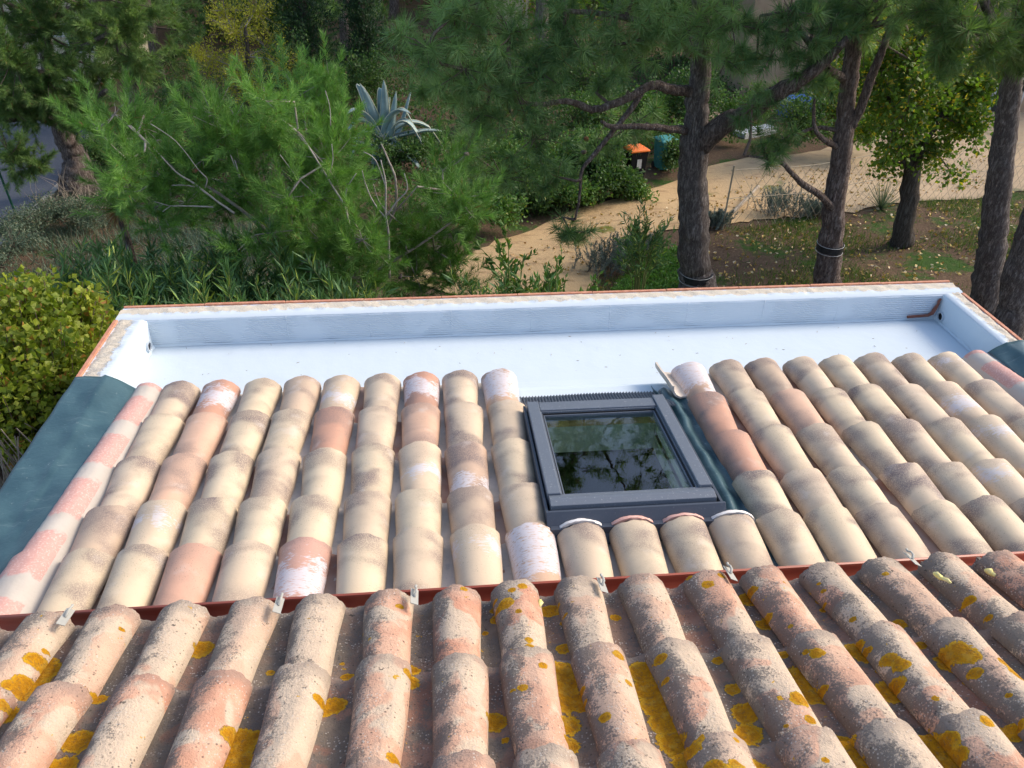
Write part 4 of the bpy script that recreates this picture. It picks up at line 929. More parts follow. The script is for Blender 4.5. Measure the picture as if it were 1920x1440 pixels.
pine('pine_tree', 'slimmer middle pine with black band, pale side fork and bare crooked branch', tB, lB, loB, 'needle_d', bark='barkr', nn=85, axis=.10, length=.19, width=.0075, spread=(25, 95), droop=.15, per=2, cones=8, r0=.011, tfrac=.7, group='pines in the garden')

# --- pine C right and D corner
pC, rC = gtrunk(1846, 590, 52); YC = pC[1]
tC = [(pC[0], pC[1], pC[2] - .1, rC * 1.05)] + px_limb([(1852, 520, YC, 50), (1862, 440, YC, 48), (1872, 350, YC, 45), (1884, 260, YC, 42), (1895, 170, YC, 38), (1904, 110, YC, 34), (1916, 20, YC, 30), (1930, -120, YC, 22)])
lC = [px_limb(L) for L in ([(1905, 100, YC, 20), (1890, 70, YC - .5, 16), (1862, 40, YC - .9, 14), (1845, 10, YC - 1.1, 12), (1830, -30, YC - 1.2, 10)], [(1850, 20, YC - 1, 9), (1856, 60, YC - 1.2, 8), (1835, 64, YC - 1.3, 7), (1818, 70, YC - 1.3, 5)],
    [(1910, 120, YC, 14), (1960, 60, YC - .3, 10), (2010, 0, YC - .4, 8)])]
loC = [lp(1800, 40, YC - 1.2, .34, 16), lp(1850, 90, YC - 1.0, .26, 10), lp(1900, 50, YC - .8, .36, 16), lp(1760, 90, YC - 1.0, .32, 12), lp(1770, 10, YC - 1.0, .34, 12), lp(1910, 110, YC - .4, .2, 7), lp(1960, 30, YC - .6, .5, 18), lp(1840, -60, YC - .8, .6, 22), lp(1960, -140, YC - .3, .7, 22)]
pine('pine_tree', 'tall dark-trunked pine at the right edge without band', tC, lC, loC, 'needle_m', nn=95, axis=.10, length=.19, width=.0065, spread=(25, 90), droop=.1, per=2, cones=4, r0=.010, tfrac=.8, group='pines in the garden', limbmat='barkg')
pD, rD = gtrunk(1893, 640, 62); YD = pD[1]
tD = [(pD[0], pD[1], pD[2] - .1, rD)] + px_limb([(1898, 580, YD, 54), (1912, 500, YD, 46), (1935, 420, YD, 42), (1965, 330, YD, 38), (1995, 240, YD, 34), (2010, 100, YD, 26), (2020, -60, YD, 16)])
pine('pine_tree', 'leaning dark trunk cut by the right edge behind the parapet corner', tD, [], [lp(2020, -40, YD, .6, 16), lp(2100, 40, YD, .6, 16)], 'needle_m', nn=60, length=.18, width=.008, group='pines in the garden')
# bands on trunks
def tband(px, py, w_, Y, lbl, h=.13):
    p = at(px, py, Y); r = w_ / 2 * depth(p) / F; root = empty('trunk_band', tuple(p)); tag(root, lbl, 'trunk band', 'black bands around the pine trunks')
    MB().tube([(0, 0, -h / 2), (0.004, 0, 0), (0, 0, h / 2)], [r * 1.10, r * 1.12, r * 1.10], 20).build('rubber_sleeve', M['band'], root, 60)
    for z in (-h / 2, h / 2): 
        rr = r * 1.12; MB().tube([(rr * math.cos(a), rr * math.sin(a), z + .01 * math.sin(a)) for a in np.linspace(0, 6.2832, 24)], .0035, 5).build('wire', M['bandw'], root, 180)
tband(1305, 517, 56, YA, 'black rubber band around the foot of the big pine trunk', .12)
tband(1556, 463, 44, YB_, 'black rubber band around the middle pine trunk', .11)

# --- light young pine, centre left (close behind the parapet)
pF = spot(640, 640); YF = 4.2
pF = np.array([at(655, 600, YF)[0], YF, 0.0]); pF[2] = gz(pF[0], pF[1])
tF = [(*pF, .10)] + px_limb([(655, 560, YF, 30), (640, 500, YF, 26), (625, 440, YF, 20), (610, 380, YF - .05, 15), (590, 310, YF - .1, 10), (575, 250, YF - .1, 7)])
lF = [px_limb(L) for L in (
    [(640, 520, YF, 18), (560, 470, YF - .2, 15), (500, 432, YF - .3, 13), (455, 395, YF - .4, 10), (390, 350, YF - .5, 8), (340, 325, YF - .5, 6), (300, 290, YF - .5, 5), (240, 235, YF - .5, 4)],
    [(560, 470, YF - .2, 10), (480, 390, YF, 9), (420, 345, YF, 7), (390, 335, YF, 5), (310, 325, YF, 4)],
    [(625, 440, YF, 12), (570, 370, YF + .1, 9), (520, 310, YF + .2, 7), (465, 255, YF + .2, 5), (430, 200, YF + .3, 4)],
    [(648, 470, YF - .1, 14), (652, 420, YF - .3, 11), (640, 360, YF - .4, 8), (600, 290, YF - .4, 6), (540, 230, YF - .4, 4)],
    [(655, 500, YF, 13), (700, 455, YF - .3, 10), (738, 400, YF - .4, 8), (742, 340, YF - .5, 7), (728, 300, YF - .5, 6), (715, 270, YF - .5, 4)],
    [(742, 395, YF - .4, 6), (765, 370, YF - .5, 4), (782, 350, YF - .5, 3)], [(740, 410, YF - .4, 6), (712, 380, YF - .5, 4), (700, 345, YF - .5, 3)],
    [(650, 540, YF, 12), (720, 500, YF - .2, 9), (800, 450, YF - .2, 7), (870, 400, YF - .1, 5)],
    [(640, 380, YF - .4, 6), (625, 330, YF - .6, 5), (560, 255, YF - .6, 3)],
    [(650, 560, YF, 12), (600, 530, YF - .5, 9), (560, 500, YF - .9, 6)])]
def fl(px, py, Y, r, n): return lp(px, py, Y, r, n)
M['twigp'] = m_simple('pale_dead_twig', (.30, .27, .24), (.40, .365, .33), 30, .9)
BARE = [[(748, 520, 7), (746, 440, 6), (741, 400, 5), (741, 345, 4), (732, 300, 3)], [(743, 405, 4), (762, 378, 3.5), (782, 355, 3), (776, 325, 2)], [(742, 410, 4), (722, 385, 3.5), (705, 350, 3), (697, 320, 2)], [(741, 350, 3), (722, 300, 2.5), (700, 285, 2)],
    [(668, 450, 6), (655, 420, 5.5), (645, 385, 5), (615, 335, 4.5), (588, 290, 4), (560, 250, 3), (530, 225, 2)], [(645, 385, 3.5), (652, 350, 3), (668, 325, 2)], [(615, 335, 3), (624, 300, 2.5), (622, 270, 2)], [(600, 372, 3), (560, 335, 2.5), (525, 290, 2)],
    [(440, 400, 6), (400, 372, 5), (365, 345, 5), (330, 322, 4), (290, 280, 3), (245, 235, 2)], [(365, 350, 3.5), (340, 347, 3), (322, 348, 2)], [(385, 352, 3), (388, 335, 3), (372, 318, 2.5), (330, 265, 2), (282, 232, 2)], [(400, 388, 4), (350, 386, 3.5), (320, 386, 3), (290, 378, 2)], [(320, 386, 2.5), (305, 397, 2)], [(440, 300, 3), (450, 335, 3), (432, 290, 2)], [(620, 235, 2.5), (618, 200, 2), (610, 170, 2)]]
lF = [[(a_, b_, c_, d_ * .62) for (a_, b_, c_, d_) in L] for L in lF]
loF = []
for (px, py, n) in [(215, 215, 9), (180, 240, 7), (270, 240, 12), (330, 265, 14), (240, 300, 12), (300, 330, 14), (230, 360, 11), (380, 300, 16), (350, 380, 14), (430, 250, 12), (400, 215, 10), (460, 310, 16), (440, 380, 14), (520, 240, 16), (500, 190, 10), (560, 180, 12), (620, 160, 10), (600, 220, 16), (560, 300, 18), (540, 370, 16), (620, 300, 18),
     (600, 370, 16), (660, 330, 14), (650, 400, 16), (540, 440, 14), (600, 450, 18), (680, 450, 18), (720, 400, 14), (760, 450, 18), (720, 500, 18), (780, 520, 18), (660, 520, 18), (600, 510, 14), (830, 460, 16), (850, 520, 16), (890, 400, 12), (800, 380, 12), (560, 500, 12), (480, 440, 8), (640, 250, 8), (290, 390, 8), (830, 320, 10), (860, 370, 12)]:
    loF.append(fl(px, py, YF + rng.normal(0, .45) + (.25 if py < 300 else -.15), .30 * (YF + 3.7) / 8, n))
pine('pine_tree', 'bright green young pine with pale bare twigs and cones, filling the centre left', tF, lF, loF, 'needle_l', bark='barkg', nn=90, axis=.24, length=.105, width=.0058, spread=(20, 60), droop=0, up=.8, per=3, cones=12, twig='twig', limbmat='twig', r0=.0055, tfrac=.6, group='pines in the garden', seg=10, coner=(.024, .04))
rF = [o_ for o_ in bpy.data.objects if o_.get('label', '').startswith('bright green young pine')][0]; offF = np.array(rF.location)
for L in BARE:
    o_, r_ = limb_mesh(px_limb([(a_ - (18 if a_ > 690 else 0), b_, 3.45, w__ * .8) for (a_, b_, w__) in L]), 5, 2.0, 4); MB().tube([p_ - offF for p_ in o_], r_, 5, True).build('bare_branch', M['twigp'], rF, 180)

# --- pine E left, with road behind
pE, rE = gtrunk(152, 362, 62); YE = pE[1]
tE = [(pE[0], pE[1], pE[2] - .1, rE * 1.2), (pE[0], pE[1], pE[2] + .2, rE)] + px_limb([(142, 300, YE, 44), (122, 255, YE, 38), (105, 200, YE, 30), (92, 130, YE, 26), (82, 50, YE, 22), (76, -60, YE, 16), (70, -200, YE, 10)])
lE = [px_limb(L) for L in ([(115, 235, YE, 22), (60, 215, YE - .8, 16), (0, 225, YE - 1.4, 12), (-60, 200, YE - 1.8, 8)], [(118, 240, YE, 16), (160, 200, YE - .6, 12), (200, 170, YE - 1.2, 8)], [(92, 140, YE, 16), (40, 130, YE - 1.3, 10), (0, 110, YE - 2, 7)],
    [(90, 120, YE, 14), (150, 90, YE - .8, 10), (210, 60, YE - 1.2, 7)], [(82, 40, YE, 12), (180, 0, YE - .8, 8)], [(80, 40, YE, 12), (0, 0, YE - .8, 8)])]
loE = [lp(px, py, YE + dy, r, n) for (px, py, dy, r, n) in [(30, 120, -1.8, .75, 26), (90, 150, -1.5, .7, 26), (150, 170, -1.2, .6, 20), (60, 200, -1.2, .7, 24), (10, 190, -1.5, .6, 20), (120, 210, -.8, .55, 18), (160, 215, -.8, .4, 10), (20, 290, -2.2, .6, 18), (60, 310, -2.0, .4, 9), (80, 60, -1, .8, 26),
     (10, 40, -1, .8, 26), (215, 60, -.9, .7, 24), (250, 110, -.9, .6, 18), (180, 130, -.2, .5, 12), (150, 10, -.6, .8, 22), (240, 10, -.6, .8, 22), (0, -60, -.5, 1, 20), (140, -100, -.5, 1, 24), (60, -180, 0, 1, 24)]]
pine('pine_tree', 'rough leaning pine beside the road at left with drooping needles', tE, lE, loE, 'needle_m', bark='barkr', nn=75, axis=.22, length=.15, width=.012, spread=(18, 70), droop=.05, up=.3, per=5, cones=4, r0=.014, tfrac=.6, group='pines in the garden')

# --- generic leafy tree / shrub
def leafy(name, lbl, cat, base, trunk, lobes, mat, leaf=(.07, .05), nl=26, bark='barkg', stem_r=.01, tuft=.16, group=None, limbs=(), twfrac=.6, dirup=.1, grad=False, twig='twigd'):
    base = np.array(base, float); root = empty(name, tuple(base)); tag(root, lbl, cat, group); off = base; nodes = []
    if trunk:
        o, r = limb_mesh(trunk, 10, 1.0, 5); MB().tube([p - off for p in o], r, 12, True, .08).build('trunk', M[bark], root, 180); nodes += o
        for L in limbs: o, r = limb_mesh(L, 8, 1.0, 5); MB().tube([p - off for p in o], r, 7, True, .08).build('limb', M[bark], root, 180); nodes += o
    else: nodes += [base, base + np.array([0, 0, .3])]
    P, Cn = crown_pts(lobes); tw = MB()
    for (c, rad, n) in lobes:
        nd = np.array(nodes); a = nd[np.argmin(((nd - np.array(c)) ** 2).sum(1))]; c = np.array(c)
        tw.tube([a - off, (a + c) / 2 - off + rng.normal(0, .05, 3), c - off], [stem_r * 2, stem_r * 1.5, stem_r], 5, False); 
        if trunk: nodes.append(c)
    D = twigs(tw, P - off, Cn - off, [n - off for n in nodes], stem_r * .7, twfrac); tw.build('stems', M[twig], root, 180)
    k = len(P); C_ = np.repeat(P - off, nl, 0) - np.repeat(D, nl, 0) * rng.uniform(0, tuft * 1.6, (k * nl, 1)) + rng.normal(0, tuft * .45, (k * nl, 3))
    Dn = unit(np.repeat(D, nl, 0) + rng.normal(0, .9, (k * nl, 3)) + np.array([0, 0, dirup]))
    V = leaves(C_, Dn, leaf[0], leaf[1]); cl = np.repeat(np.clip(rng.normal(.5, .28, k), 0, 1), nl); vv = np.concatenate([cl, cl])
    tri_mesh('foliage', V, M[mat], root, vv); return root
# poplar
pP, rP = gtrunk(1690, 462, 42); YP = pP[1]
tP = [(*pP, rP * 1.1)] + px_limb([(1695, 420, YP, 34), (1708, 340, YP, 32), (1714, 270, YP, 26), (1720, 190, YP, 20), (1726, 100, YP, 15), (1735, 0, YP, 10)])
lP_ = [px_limb(L) for L in ([(1710, 320, YP, 13), (1735, 270, YP - .2, 10), (1770, 210, YP - .2, 7)], [(1708, 330, YP, 12), (1688, 290, YP - .2, 9), (1670, 230, YP - .2, 7)], [(1716, 230, YP, 10), (1780, 150, YP, 7)], [(1712, 260, YP, 10), (1650, 160, YP, 7)])]
loP = [lp(px, py, YP + rng.normal(0, .5), r * 1.15, int(n * .55)) for (px, py, r, n) in [(1720, 120, .8, 60), (1650, 110, .6, 36), (1790, 130, .65, 46), (1830, 170, .55, 40), (1850, 120, .4, 20), (1700, 200, .7, 50), (1770, 220, .65, 50), (1820, 235, .45, 30), (1640, 180, .55, 34), (1630, 240, .5, 26), (1690, 270, .5, 30), (1750, 280, .5, 30), (1665, 300, .35, 14), (1620, 60, .6, 26), (1700, 40, .8, 40), (1780, 50, .7, 34), (1720, -60, .9, 34), (1785, 325, .2, 6), (1590, 140, .4, 12)]]
leafy('leafy_tree', 'yellow-green broad-leaved tree on slim grey trunk between the two right pines', 'tree', pP, tP, loP, 'pop', (.08, .07), 42, limbs=lP_, tuft=.22)
# second green tree left of poplar (dark, behind trunk B)
def bush(name, lbl, px, py, Y0, r, n, mat, leaf, nl, cat='shrub', group=None, hz=None, tuft=.12, twig='twigd', lob=5, dirup=.2, grounded=True):
    p = spot(px, py) if Y0 is None else np.array([at(px, py, Y0)[0], Y0, 0.])
    p = np.array([p[0], p[1], gz(p[0], p[1])]); hz = hz or r; L = []
    for q in range(lob):
        a = rng.uniform(0, 6.28); d = rng.uniform(.15, .6) * r
        L.append((p + np.array([d * math.cos(a), d * math.sin(a), hz * rng.uniform(.55, 1.15)]), (r * .55, r * .55, hz * .5), n // lob))
    return leafy(name, lbl, cat, p, None, L, mat, leaf, nl, tuft=tuft, group=group, stem_r=.008, twig=twig, dirup=dirup)
G1 = 'shrubs and small trees behind the path'
E_ = [ # px,py(base),radius,height,n,mat,label
 (1490, 300, 1.0, 1.1, 120, 'dkg', 'dark green bush beside middle pine trunk above the path'), (1560, 290, 1.0, 1.5, 130, 'pop', 'yellowish bush left of the broad-leaved tree'), (1620, 300, .9, 1.0, 90, 'mid', 'green bush at the foot of the broad-leaved tree above the path'),
 (1220, 268, 1.0, .9, 130, 'mid', 'green bush just behind the orange-lidded bin'), (1252, 332, .45, .62, 80, 'dkg', 'small dark bush covering the body of teal bin'),
 (985, 405, .8, .45, 120, 'dkg', 'low dark shrub on far edge of path, left one'), (1062, 388, .8, .45, 120, 'mid', 'low green shrub on far edge of path above hanging needle clump'), (1130, 366, .8, .45, 120, 'dkg', 'low dark shrub on far edge of path under the bins'), (1000, 365, 1.0, .6, 130, 'mid', 'green shrub between path edge and twisting branch'), (905, 440, .8, .5, 110, 'mid', 'green shrub at left start of the sandy path'), (1190, 372, .6, .3, 80, 'mid', 'low green tuft beneath orange-lidded bin'), (1120, 330, 1.1, .8, 130, 'dkg', 'dark bush left of the orange-lidded bin'), (1040, 350, 1.1, .8, 120, 'mid', 'fresh green low bush behind the big pine branches'), (940, 350, 1.1, .8, 130, 'mid', 'bright low bush right of the agave'),
 (880, 400, .9, .6, 100, 'dkg', 'dark low bush between young pine and path'), (1250, 260, 1.2, 1.2, 120, 'dkg', 'dark bush behind the teal bin'), (1080, 240, 1.5, 1.6, 150, 'dkg', 'dark thicket behind long pine branch'), (960, 240, 1.5, 1.8, 150, 'dkg', 'dark thicket right behind the agave'),
(1105, 352, 1.0, .7, 130, 'dkg', 'dark low thicket in front of the orange-lidded bin left'), (1010, 378, .9, .5, 110, 'mid', 'low green mound on upper edge of path left part'), (1262, 300, .7, .6, 80, 'mid', 'green mound left of big trunk above the path'), (1100, 300, 1.4, 1.2, 150, 'dkg', 'dark thicket under the long twisting branch'),
 (1370, 270, .8, .8, 80, 'mid', 'green bush under the thick slanting limb'), (1430, 130, 2.2, 2.4, 130, 'pop', 'yellow-green shrub before the tan neighbour wall'), (1060, 120, 2.5, 2.6, 160, 'pop', 'yellow-green bush far behind, top centre'), (900, 90, 2.6, 3.0, 160, 'mid', 'mid green tree mass far behind top centre'),
 (1250, 130, 2.4, 2.5, 140, 'mid', 'green shrub far behind the big pine crown'), (430, 330, 1.3, 1.1, 120, 'dkg', 'dark bush behind the young pine left part'), (560, 230, 1.6, 1.6, 140, 'dkg', 'dark thicket below the yellow tree'), (310, 290, 1.5, 1.4, 140, 'dkg', 'dark thicket right of the roadside pine'),
 (205, 330, .8, .7, 90, 'dkg', 'small dark bush at the foot of roadside pine'), (1820, 60, 2.6, 2.6, 120, 'mid', 'green bush far behind right pine'), (680, 200, 1.4, 1.2, 120, 'dkg', 'dark bush left behind the agave'),
 (1650, 150, 2.4, 2.2, 120, 'dkg', 'dark green bush far behind the broad-leaved tree'), (760, 330, 1.1, .7, 100, 'dkg', 'dark low bush below the agave')]
for (px, py, r, h, n, mat, lbl) in E_:
    far = py < 160; bush('shrub', lbl, px, py, None, r, n, mat, (.13, .10) if far else (.075, .045), 30 if far else 34, group=G1, hz=h, tuft=.3 if far else .15)
# yellow tree
pY = spot(470, 250); loY = [lp(px, py, pY[1] + rng.normal(0, .4), r, n) for (px, py, r, n) in [(440, 60, .8, 44), (500, 90, .8, 44), (400, 110, .7, 34), (450, 140, .7, 40), (530, 120, .6, 30), (480, 20, .8, 40), (420, 20, .6, 26), (560, 150, .35, 12), (370, 100, .4, 14), (470, 175, .5, 20), (600, 140, .3, 8)]]
leafy('yellow_tree', 'airy yellow-leaved tree at the top left in front of the cypress', 'tree', pY, [(*pY, .12), (pY[0], pY[1], pY[2] + 1, .10), (*at(465, 120, pY[1]), .07), (*at(460, 50, pY[1]), .04)], loY, 'yel2', (.075, .03), 34, tuft=.20, twig='twig', twfrac=1.0)
# cypress and far trees
def cypress(px, py, wpx, hm, lbl):
    p = spot(px, py); r = wpx / 2 * depth(p) / F; L = []
    for q in range(16):
        t = q / 15; rr = r * (1 - t ** 1.6 * .75); L.append((p + np.array([rng.normal(0, .08), rng.normal(0, .08), .3 + t * hm]), (rr, rr, hm / 11), int(40 * (1.2 - t))))
    leafy('cypress', lbl, 'tree', p, [(*p, .16), (p[0], p[1], p[2] + hm * .5, .10), (p[0], p[1], p[2] + hm, .03)], L, 'cyp', (.14, .035), 30, tuft=.2, dirup=1.4, group='cypresses at the back')
cypress(590, 190, 130, 6, 'dark cypress left of top centre behind yellow tree'); cypress(690, 170, 90, 5.5, 'darker slim cypress right beside the first one')
def fpine(px, py, hm, rm, lbl, mat='needle_m', n=150, low=.25, tr='barkr'):
    p = spot(px, py); top = p + np.array([0, 0, hm]); T = [(*p, .22), (p[0] + .1, p[1], p[2] + hm * .4, .17), (p[0] - .1, p[1], p[2] + hm * .8, .1), (*top, .03)]
    L = []
    for q in range(14):
        t = low + (1 - low) * q / 13; a = q * 2.4; rr = rm * (1.05 - .6 * t) * .62
        L.append((p + np.array([rr * math.cos(a), rr * math.sin(a), hm * t]), (rm * .48, rm * .48, rm * .30), n // 14))
    pine('pine_tree', lbl, T, [], L, mat, nn=60, axis=.3, length=.26, width=.022, spread=(20, 80), droop=.05, up=.3, per=3, r0=.02, tfrac=.5, group='background pines', bark=tr)
fpine(260, 240, 6.5, 2.4, 'dark background pine between roadside pine and yellow tree', 'needle_m', 190, .3)
fpine(300, 150, 6.5, 2.2, 'dark background pine left behind the yellow tree', 'needle_d', 170, .25)
fpine(50, 120, 8, 3.0, 'background pine far left beyond the road', 'needle_m', 180, .15)
fpine(220, 95, 8, 3.2, 'far pine behind the roadside pine crown', 'needle_m', 170, .3)
fpine(420, 70, 9, 3.2, 'far pine top left behind the yellow tree', 'needle_d', 170, .1)
fpine(560, 45, 9, 3.4, 'far pine behind the cypress tops', 'needle_m', 170, .1)
fpine(740, 40, 7.5, 2.6, 'pine with scaly trunk foot showing at top centre', 'needle_d', 150, .35)
fpine(900, 40, 16, 4.6, 'far dark pine left of the big pine crown', 'needle_d', 170, .08)
fpine(1010, 150, 13, 3.0, 'middle distance dark pine behind long branches', 'needle_d', 150, .3)
fpine(1160, 40, 16, 4.6, 'far dark pine behind the big pine', 'needle_m', 170, .08)
fpine(1330, 20, 17, 4.6, 'far pine left of the tan wall', 'needle_d', 170, .1)
fpine(1760, 10, 15, 4.2, 'far pine behind the broad-leaved tree', 'needle_m', 170, .15)
fpine(650, 110, 8, 2.4, 'dark pine rising behind the cypress', 'needle_d', 160, .12)
fpine(120, 30, 10, 3.6, 'farthest pine at top left corner', 'needle_d', 150, .1)
# distant wooded rise
P = []; 
for q in range(2600):
    a = rng.uniform(-.9, 1.1); rr = rng.uniform(38, 60); x = CAM[0] + rr * math.sin(a); y = CAM[1] + rr * math.cos(a); P.append((x, y, gz(x, y) + rng.uniform(.2, 4.5) * (1 + .4 * math.sin(x * .5))))
P = np.array(P); C_ = np.repeat(P, 40, 0) + rng.normal(0, .55, (len(P) * 40, 3)); V = leaves(C_, rng.normal(size=C_.shape) + np.array([0, 0, .3]), .34, .22); cl = np.repeat(rng.uniform(0, 1, len(P)), 40)
o = tri_mesh('far_woods', V, M['dkg'], None, np.concatenate([cl, cl])); tag(o, 'dark mass of far woodland closing the view', 'woods', kind='stuff')

# --- foreground left: oleanders, round-leaved shrub, grey shrubs
def oleander(x, y, h, lbl, n=46, r=.75, mat='ole', LL=.15, LW=.021, k=26):
    p = np.array([x, y, gz(x, y)]); root = empty('oleander_bush', tuple(p)); tag(root, lbl, 'shrub', 'oleanders behind the left parapet'); st = MB(); Cs = []; Ds = []; Vv = []
    for q in range(n):
        a = rng.uniform(0, 6.28); sp = rng.uniform(0, 1) ** .6 * r; hh = h * rng.uniform(.62, 1.05) * (1 - .25 * (sp / r) ** 2)
        tip = np.array([sp * math.cos(a), sp * math.sin(a), hh]); m = np.array([sp * .35 * math.cos(a), sp * .35 * math.sin(a), hh * .55])
        st.tube([(0.05 * math.cos(a), .05 * math.sin(a), 0), m, tip], [.012, .008, .004], 4, False)
        for br in range(4):
            bp = m + (tip - m) * rng.uniform(.2, .9) if br else m; bt = bp + unit(unit(tip - m) + rng.normal(0, .5, 3)) * rng.uniform(.25, .45) if br else tip
            if br: st.tube([bp, bt], [.005, .003], 3, False)
            dd = unit(bt - bp); ln = np.linalg.norm(bt - bp); tt = rng.uniform(0 if br else .35, 1.02, k); vv = rng.uniform(0, 1)
            for t in tt: Cs.append(bp + (bt - bp) * t); Ds.append(unit(dd * .75 + unit(rng.normal(size=3)) * .7 + np.array([0, 0, .15]))); Vv.append(vv + .35 * (t > .92))
    st.build('stems', M['ole_stem'], root, 180); V = leaves(np.array(Cs), np.array(Ds), LL, LW, .12, .5); cl = np.clip(np.array(Vv), 0, 1)
    tri_mesh('foliage', V, M[mat], root, np.concatenate([cl, cl]))
M['ole_stem'] = m_simple('green_stem', (.10, .13, .04), (.16, .19, .06), 8, .7)
OL = [(220, 565, 2.2, 2.0, 'oleander nearest the left parapet corner'), (330, 555, 2.3, 2.1, 'oleander behind the left end of back parapet'), (440, 560, 2.2, 2.0, 'oleander second along the back parapet from the left corner'), (540, 555, 2.4, 2.0, 'oleander below the trunk of the young pine'),
      (300, 470, 3.4, 2.2, 'taller oleander with yellow tips behind the corner ones'), (420, 470, 3.4, 2.2, 'oleander just under the young pine cones'), (130, 520, 3.0, 2.0, 'oleander between round-leaved shrub and grey bushes'), (500, 500, 3.2, 2.1, 'oleander shaded under the young pine'), (200, 480, 3.8, 2.0, 'oleander beside the dry spiky plant'), (620, 545, 2.6, 1.9, 'dark oleander right of the young pine trunk')]
for (px, py, Y, h, lb) in OL:
    top = at(px, py, Y); x, y = top[0], top[1]; hh = top[2] - gz(x, y) + .12; oleander(x, y, hh, lb)
# low leafy plants by the parapet centre
for (px, py, Y, lb) in [(960, 475, 3.6, 'glossy leafy shrub beside the sandy path, left one'), (1045, 500, 3.2, 'glossy leafy shrub in front of the path by the grey lavender'), (900, 545, 2.8, 'low oleander behind back parapet at centre'), (1215, 395, 6.0, 'dark oleander left of the big pine trunk'), (1000, 530, 2.6, 'low leafy shrub touching the parapet at centre')]:
    top = at(px, py, Y); x, y = top[0], top[1]; oleander(x, y, top[2] - gz(x, y), lb, 20 if 'left of the big' in lb else 46, .36 if 'left of the big' in lb else .62, 'mid' if 'glossy' in lb else 'ole', .09 if 'glossy' in lb else .12, .035 if 'glossy' in lb else .022, 16)
# round-leaved yellow green shrub, far left foreground
c0 = at(60, 690, .9); base = np.array([c0[0] - .3, c0[1], gz(c0[0] - .3, c0[1])])
loR = [lp(px, py, Y, r, n) for (px, py, Y, r, n) in [(90, 600, 1.3, .36, 70), (30, 620, 1.2, .40, 80), (120, 650, 1.0, .30, 60), (60, 700, .8, .36, 80), (10, 720, .7, .36, 70), (90, 740, .6, .26, 50), (20, 790, .4, .26, 46), (-50, 660, 1.0, .45, 60), (-60, 780, .5, .4, 50), (150, 600, 1.4, .22, 26), (60, 560, 1.6, .26, 26), (130, 690, .8, .18, 26)]]
leafy('round_leaf_shrub', 'yellow-green round-leaved shrub left of the left parapet', 'shrub', base, None, loR, 'yel', (.048, .048), 28, tuft=.10, twig='twigd', twfrac=1.0)
b = MB()
for q in range(70):
    a = at(rng.uniform(-60, 120), rng.uniform(790, 900), rng.uniform(-.3, .5)); b.tube([base + rng.normal(0, .15, 3), (a + base) / 2 + rng.normal(0, .2, 3), a], [.012, .008, .003], 4, False)
o = b.build('bare_stems', M['twig'], bpy.data.objects[[n.name for n in bpy.data.objects if n.name.startswith('round_leaf_shrub')][0]], 180); o.location = -base
# grey-green low bushes left
for (px, py, r, h, lb) in [(30, 470, .9, .7, 'grey-green bush beside the kerb, lowest left'), (100, 440, .8, .6, 'grey-green bush near kerb end under roadside pine'), (20, 530, .9, .8, 'grey-green bush at the left edge above round-leaved shrub'), (160, 430, .7, .5, 'small grey-green bush before the dry plant')]:
    bush('grey_shrub', lb, px, py, None, r, 150, 'gry', (.05, .022), 34, group='grey-green bushes on the left bank', hz=h, tuft=.12)
for (px, py, r, lb) in [(1140, 510, .42, 'silvery lavender clump left of the big pine foot'), (1180, 480, .34, 'silvery lavender clump nearer the oleander'), (1462, 405, .45, 'silver grey lavender clump beside the fence start'), (1528, 405, .25, 'small silver grey clump left of the middle pine'), (1340, 425, .25, 'small grey clump right of big pine trunk')]:
    p = spot(px, py); n = 90; C_ = np.repeat(p[None], n, 0) + rng.normal(0, .5, (n, 3)) * r * np.array([1, .8, 0]); D_ = unit(np.concatenate([rng.normal(0, .35, (n, 2)), np.ones((n, 1))], 1))
    root = empty('lavender_clump', tuple(p)); tag(root, lb, 'shrub', 'silver lavender clumps'); hh = rng.uniform(.5, 1, n) * r
    V1, v1 = needles(C_ - p + D_ * hh[:, None] * .2, D_, 70, r * .9, .055, .010, (25, 60)); tri_mesh('foliage', V1, M['lav'], root, v1)
    tb = MB(); [tb.tube([c - p, c - p + d * r * .5], [.006, .004], 3, False) for c, d in zip(C_[:40], D_[:40])]; tb.build('stems', M['twigd'], root)
# dry spiky yucca-like plant + dry stems
def spiky(px, py, n, L, wd, mat, lbl, name, cat='plant', zb=.4, Y=None):
    p = spot(px, py) if Y is None else at(px, py, Y); root = empty(name, tuple(p)); tag(root, lbl, cat)
    d = unit(rng.normal(size=(n, 3)) + np.array([0, 0, zb])); s = unit(np.cross(d, rng.normal(size=(n, 3)))) * wd / 2; ln = L * rng.uniform(.7, 1.1, (n, 1))
    V = np.stack([-s, s, d * ln], 1); tri_mesh('leaves', V, M[mat], root, rng.uniform(0, 1, n)); return root
q = at(222, 392, 4.8); r_ = spiky(222, 392, 130, .34, .014, 'grass', 'spiky green tuft with dry orange skirt at left of young pine', 'spiky_plant', Y=4.8)
d = unit(rng.normal(size=(60, 3)) * np.array([.7, .7, .3]) + np.array([0, 0, -.8])); s = unit(np.cross(d, rng.normal(size=(60, 3)))) * .007; tri_mesh('dry_skirt', np.stack([-s, s, d * .26], 1), M['brown'], r_, rng.uniform(0, 1, 60))
MB().tube([(0, 0, 0), (0.02, 0, gz(q[0], q[1]) - q[2])], [.04, .05], 8).build('stalk', M['barkr'], r_, 60)
spiky(1652, 392, 160, .75, .010, 'gry', 'grey-green grass tussock behind fence near broad-leaved trunk', 'grass_tussock', zb=1.4)
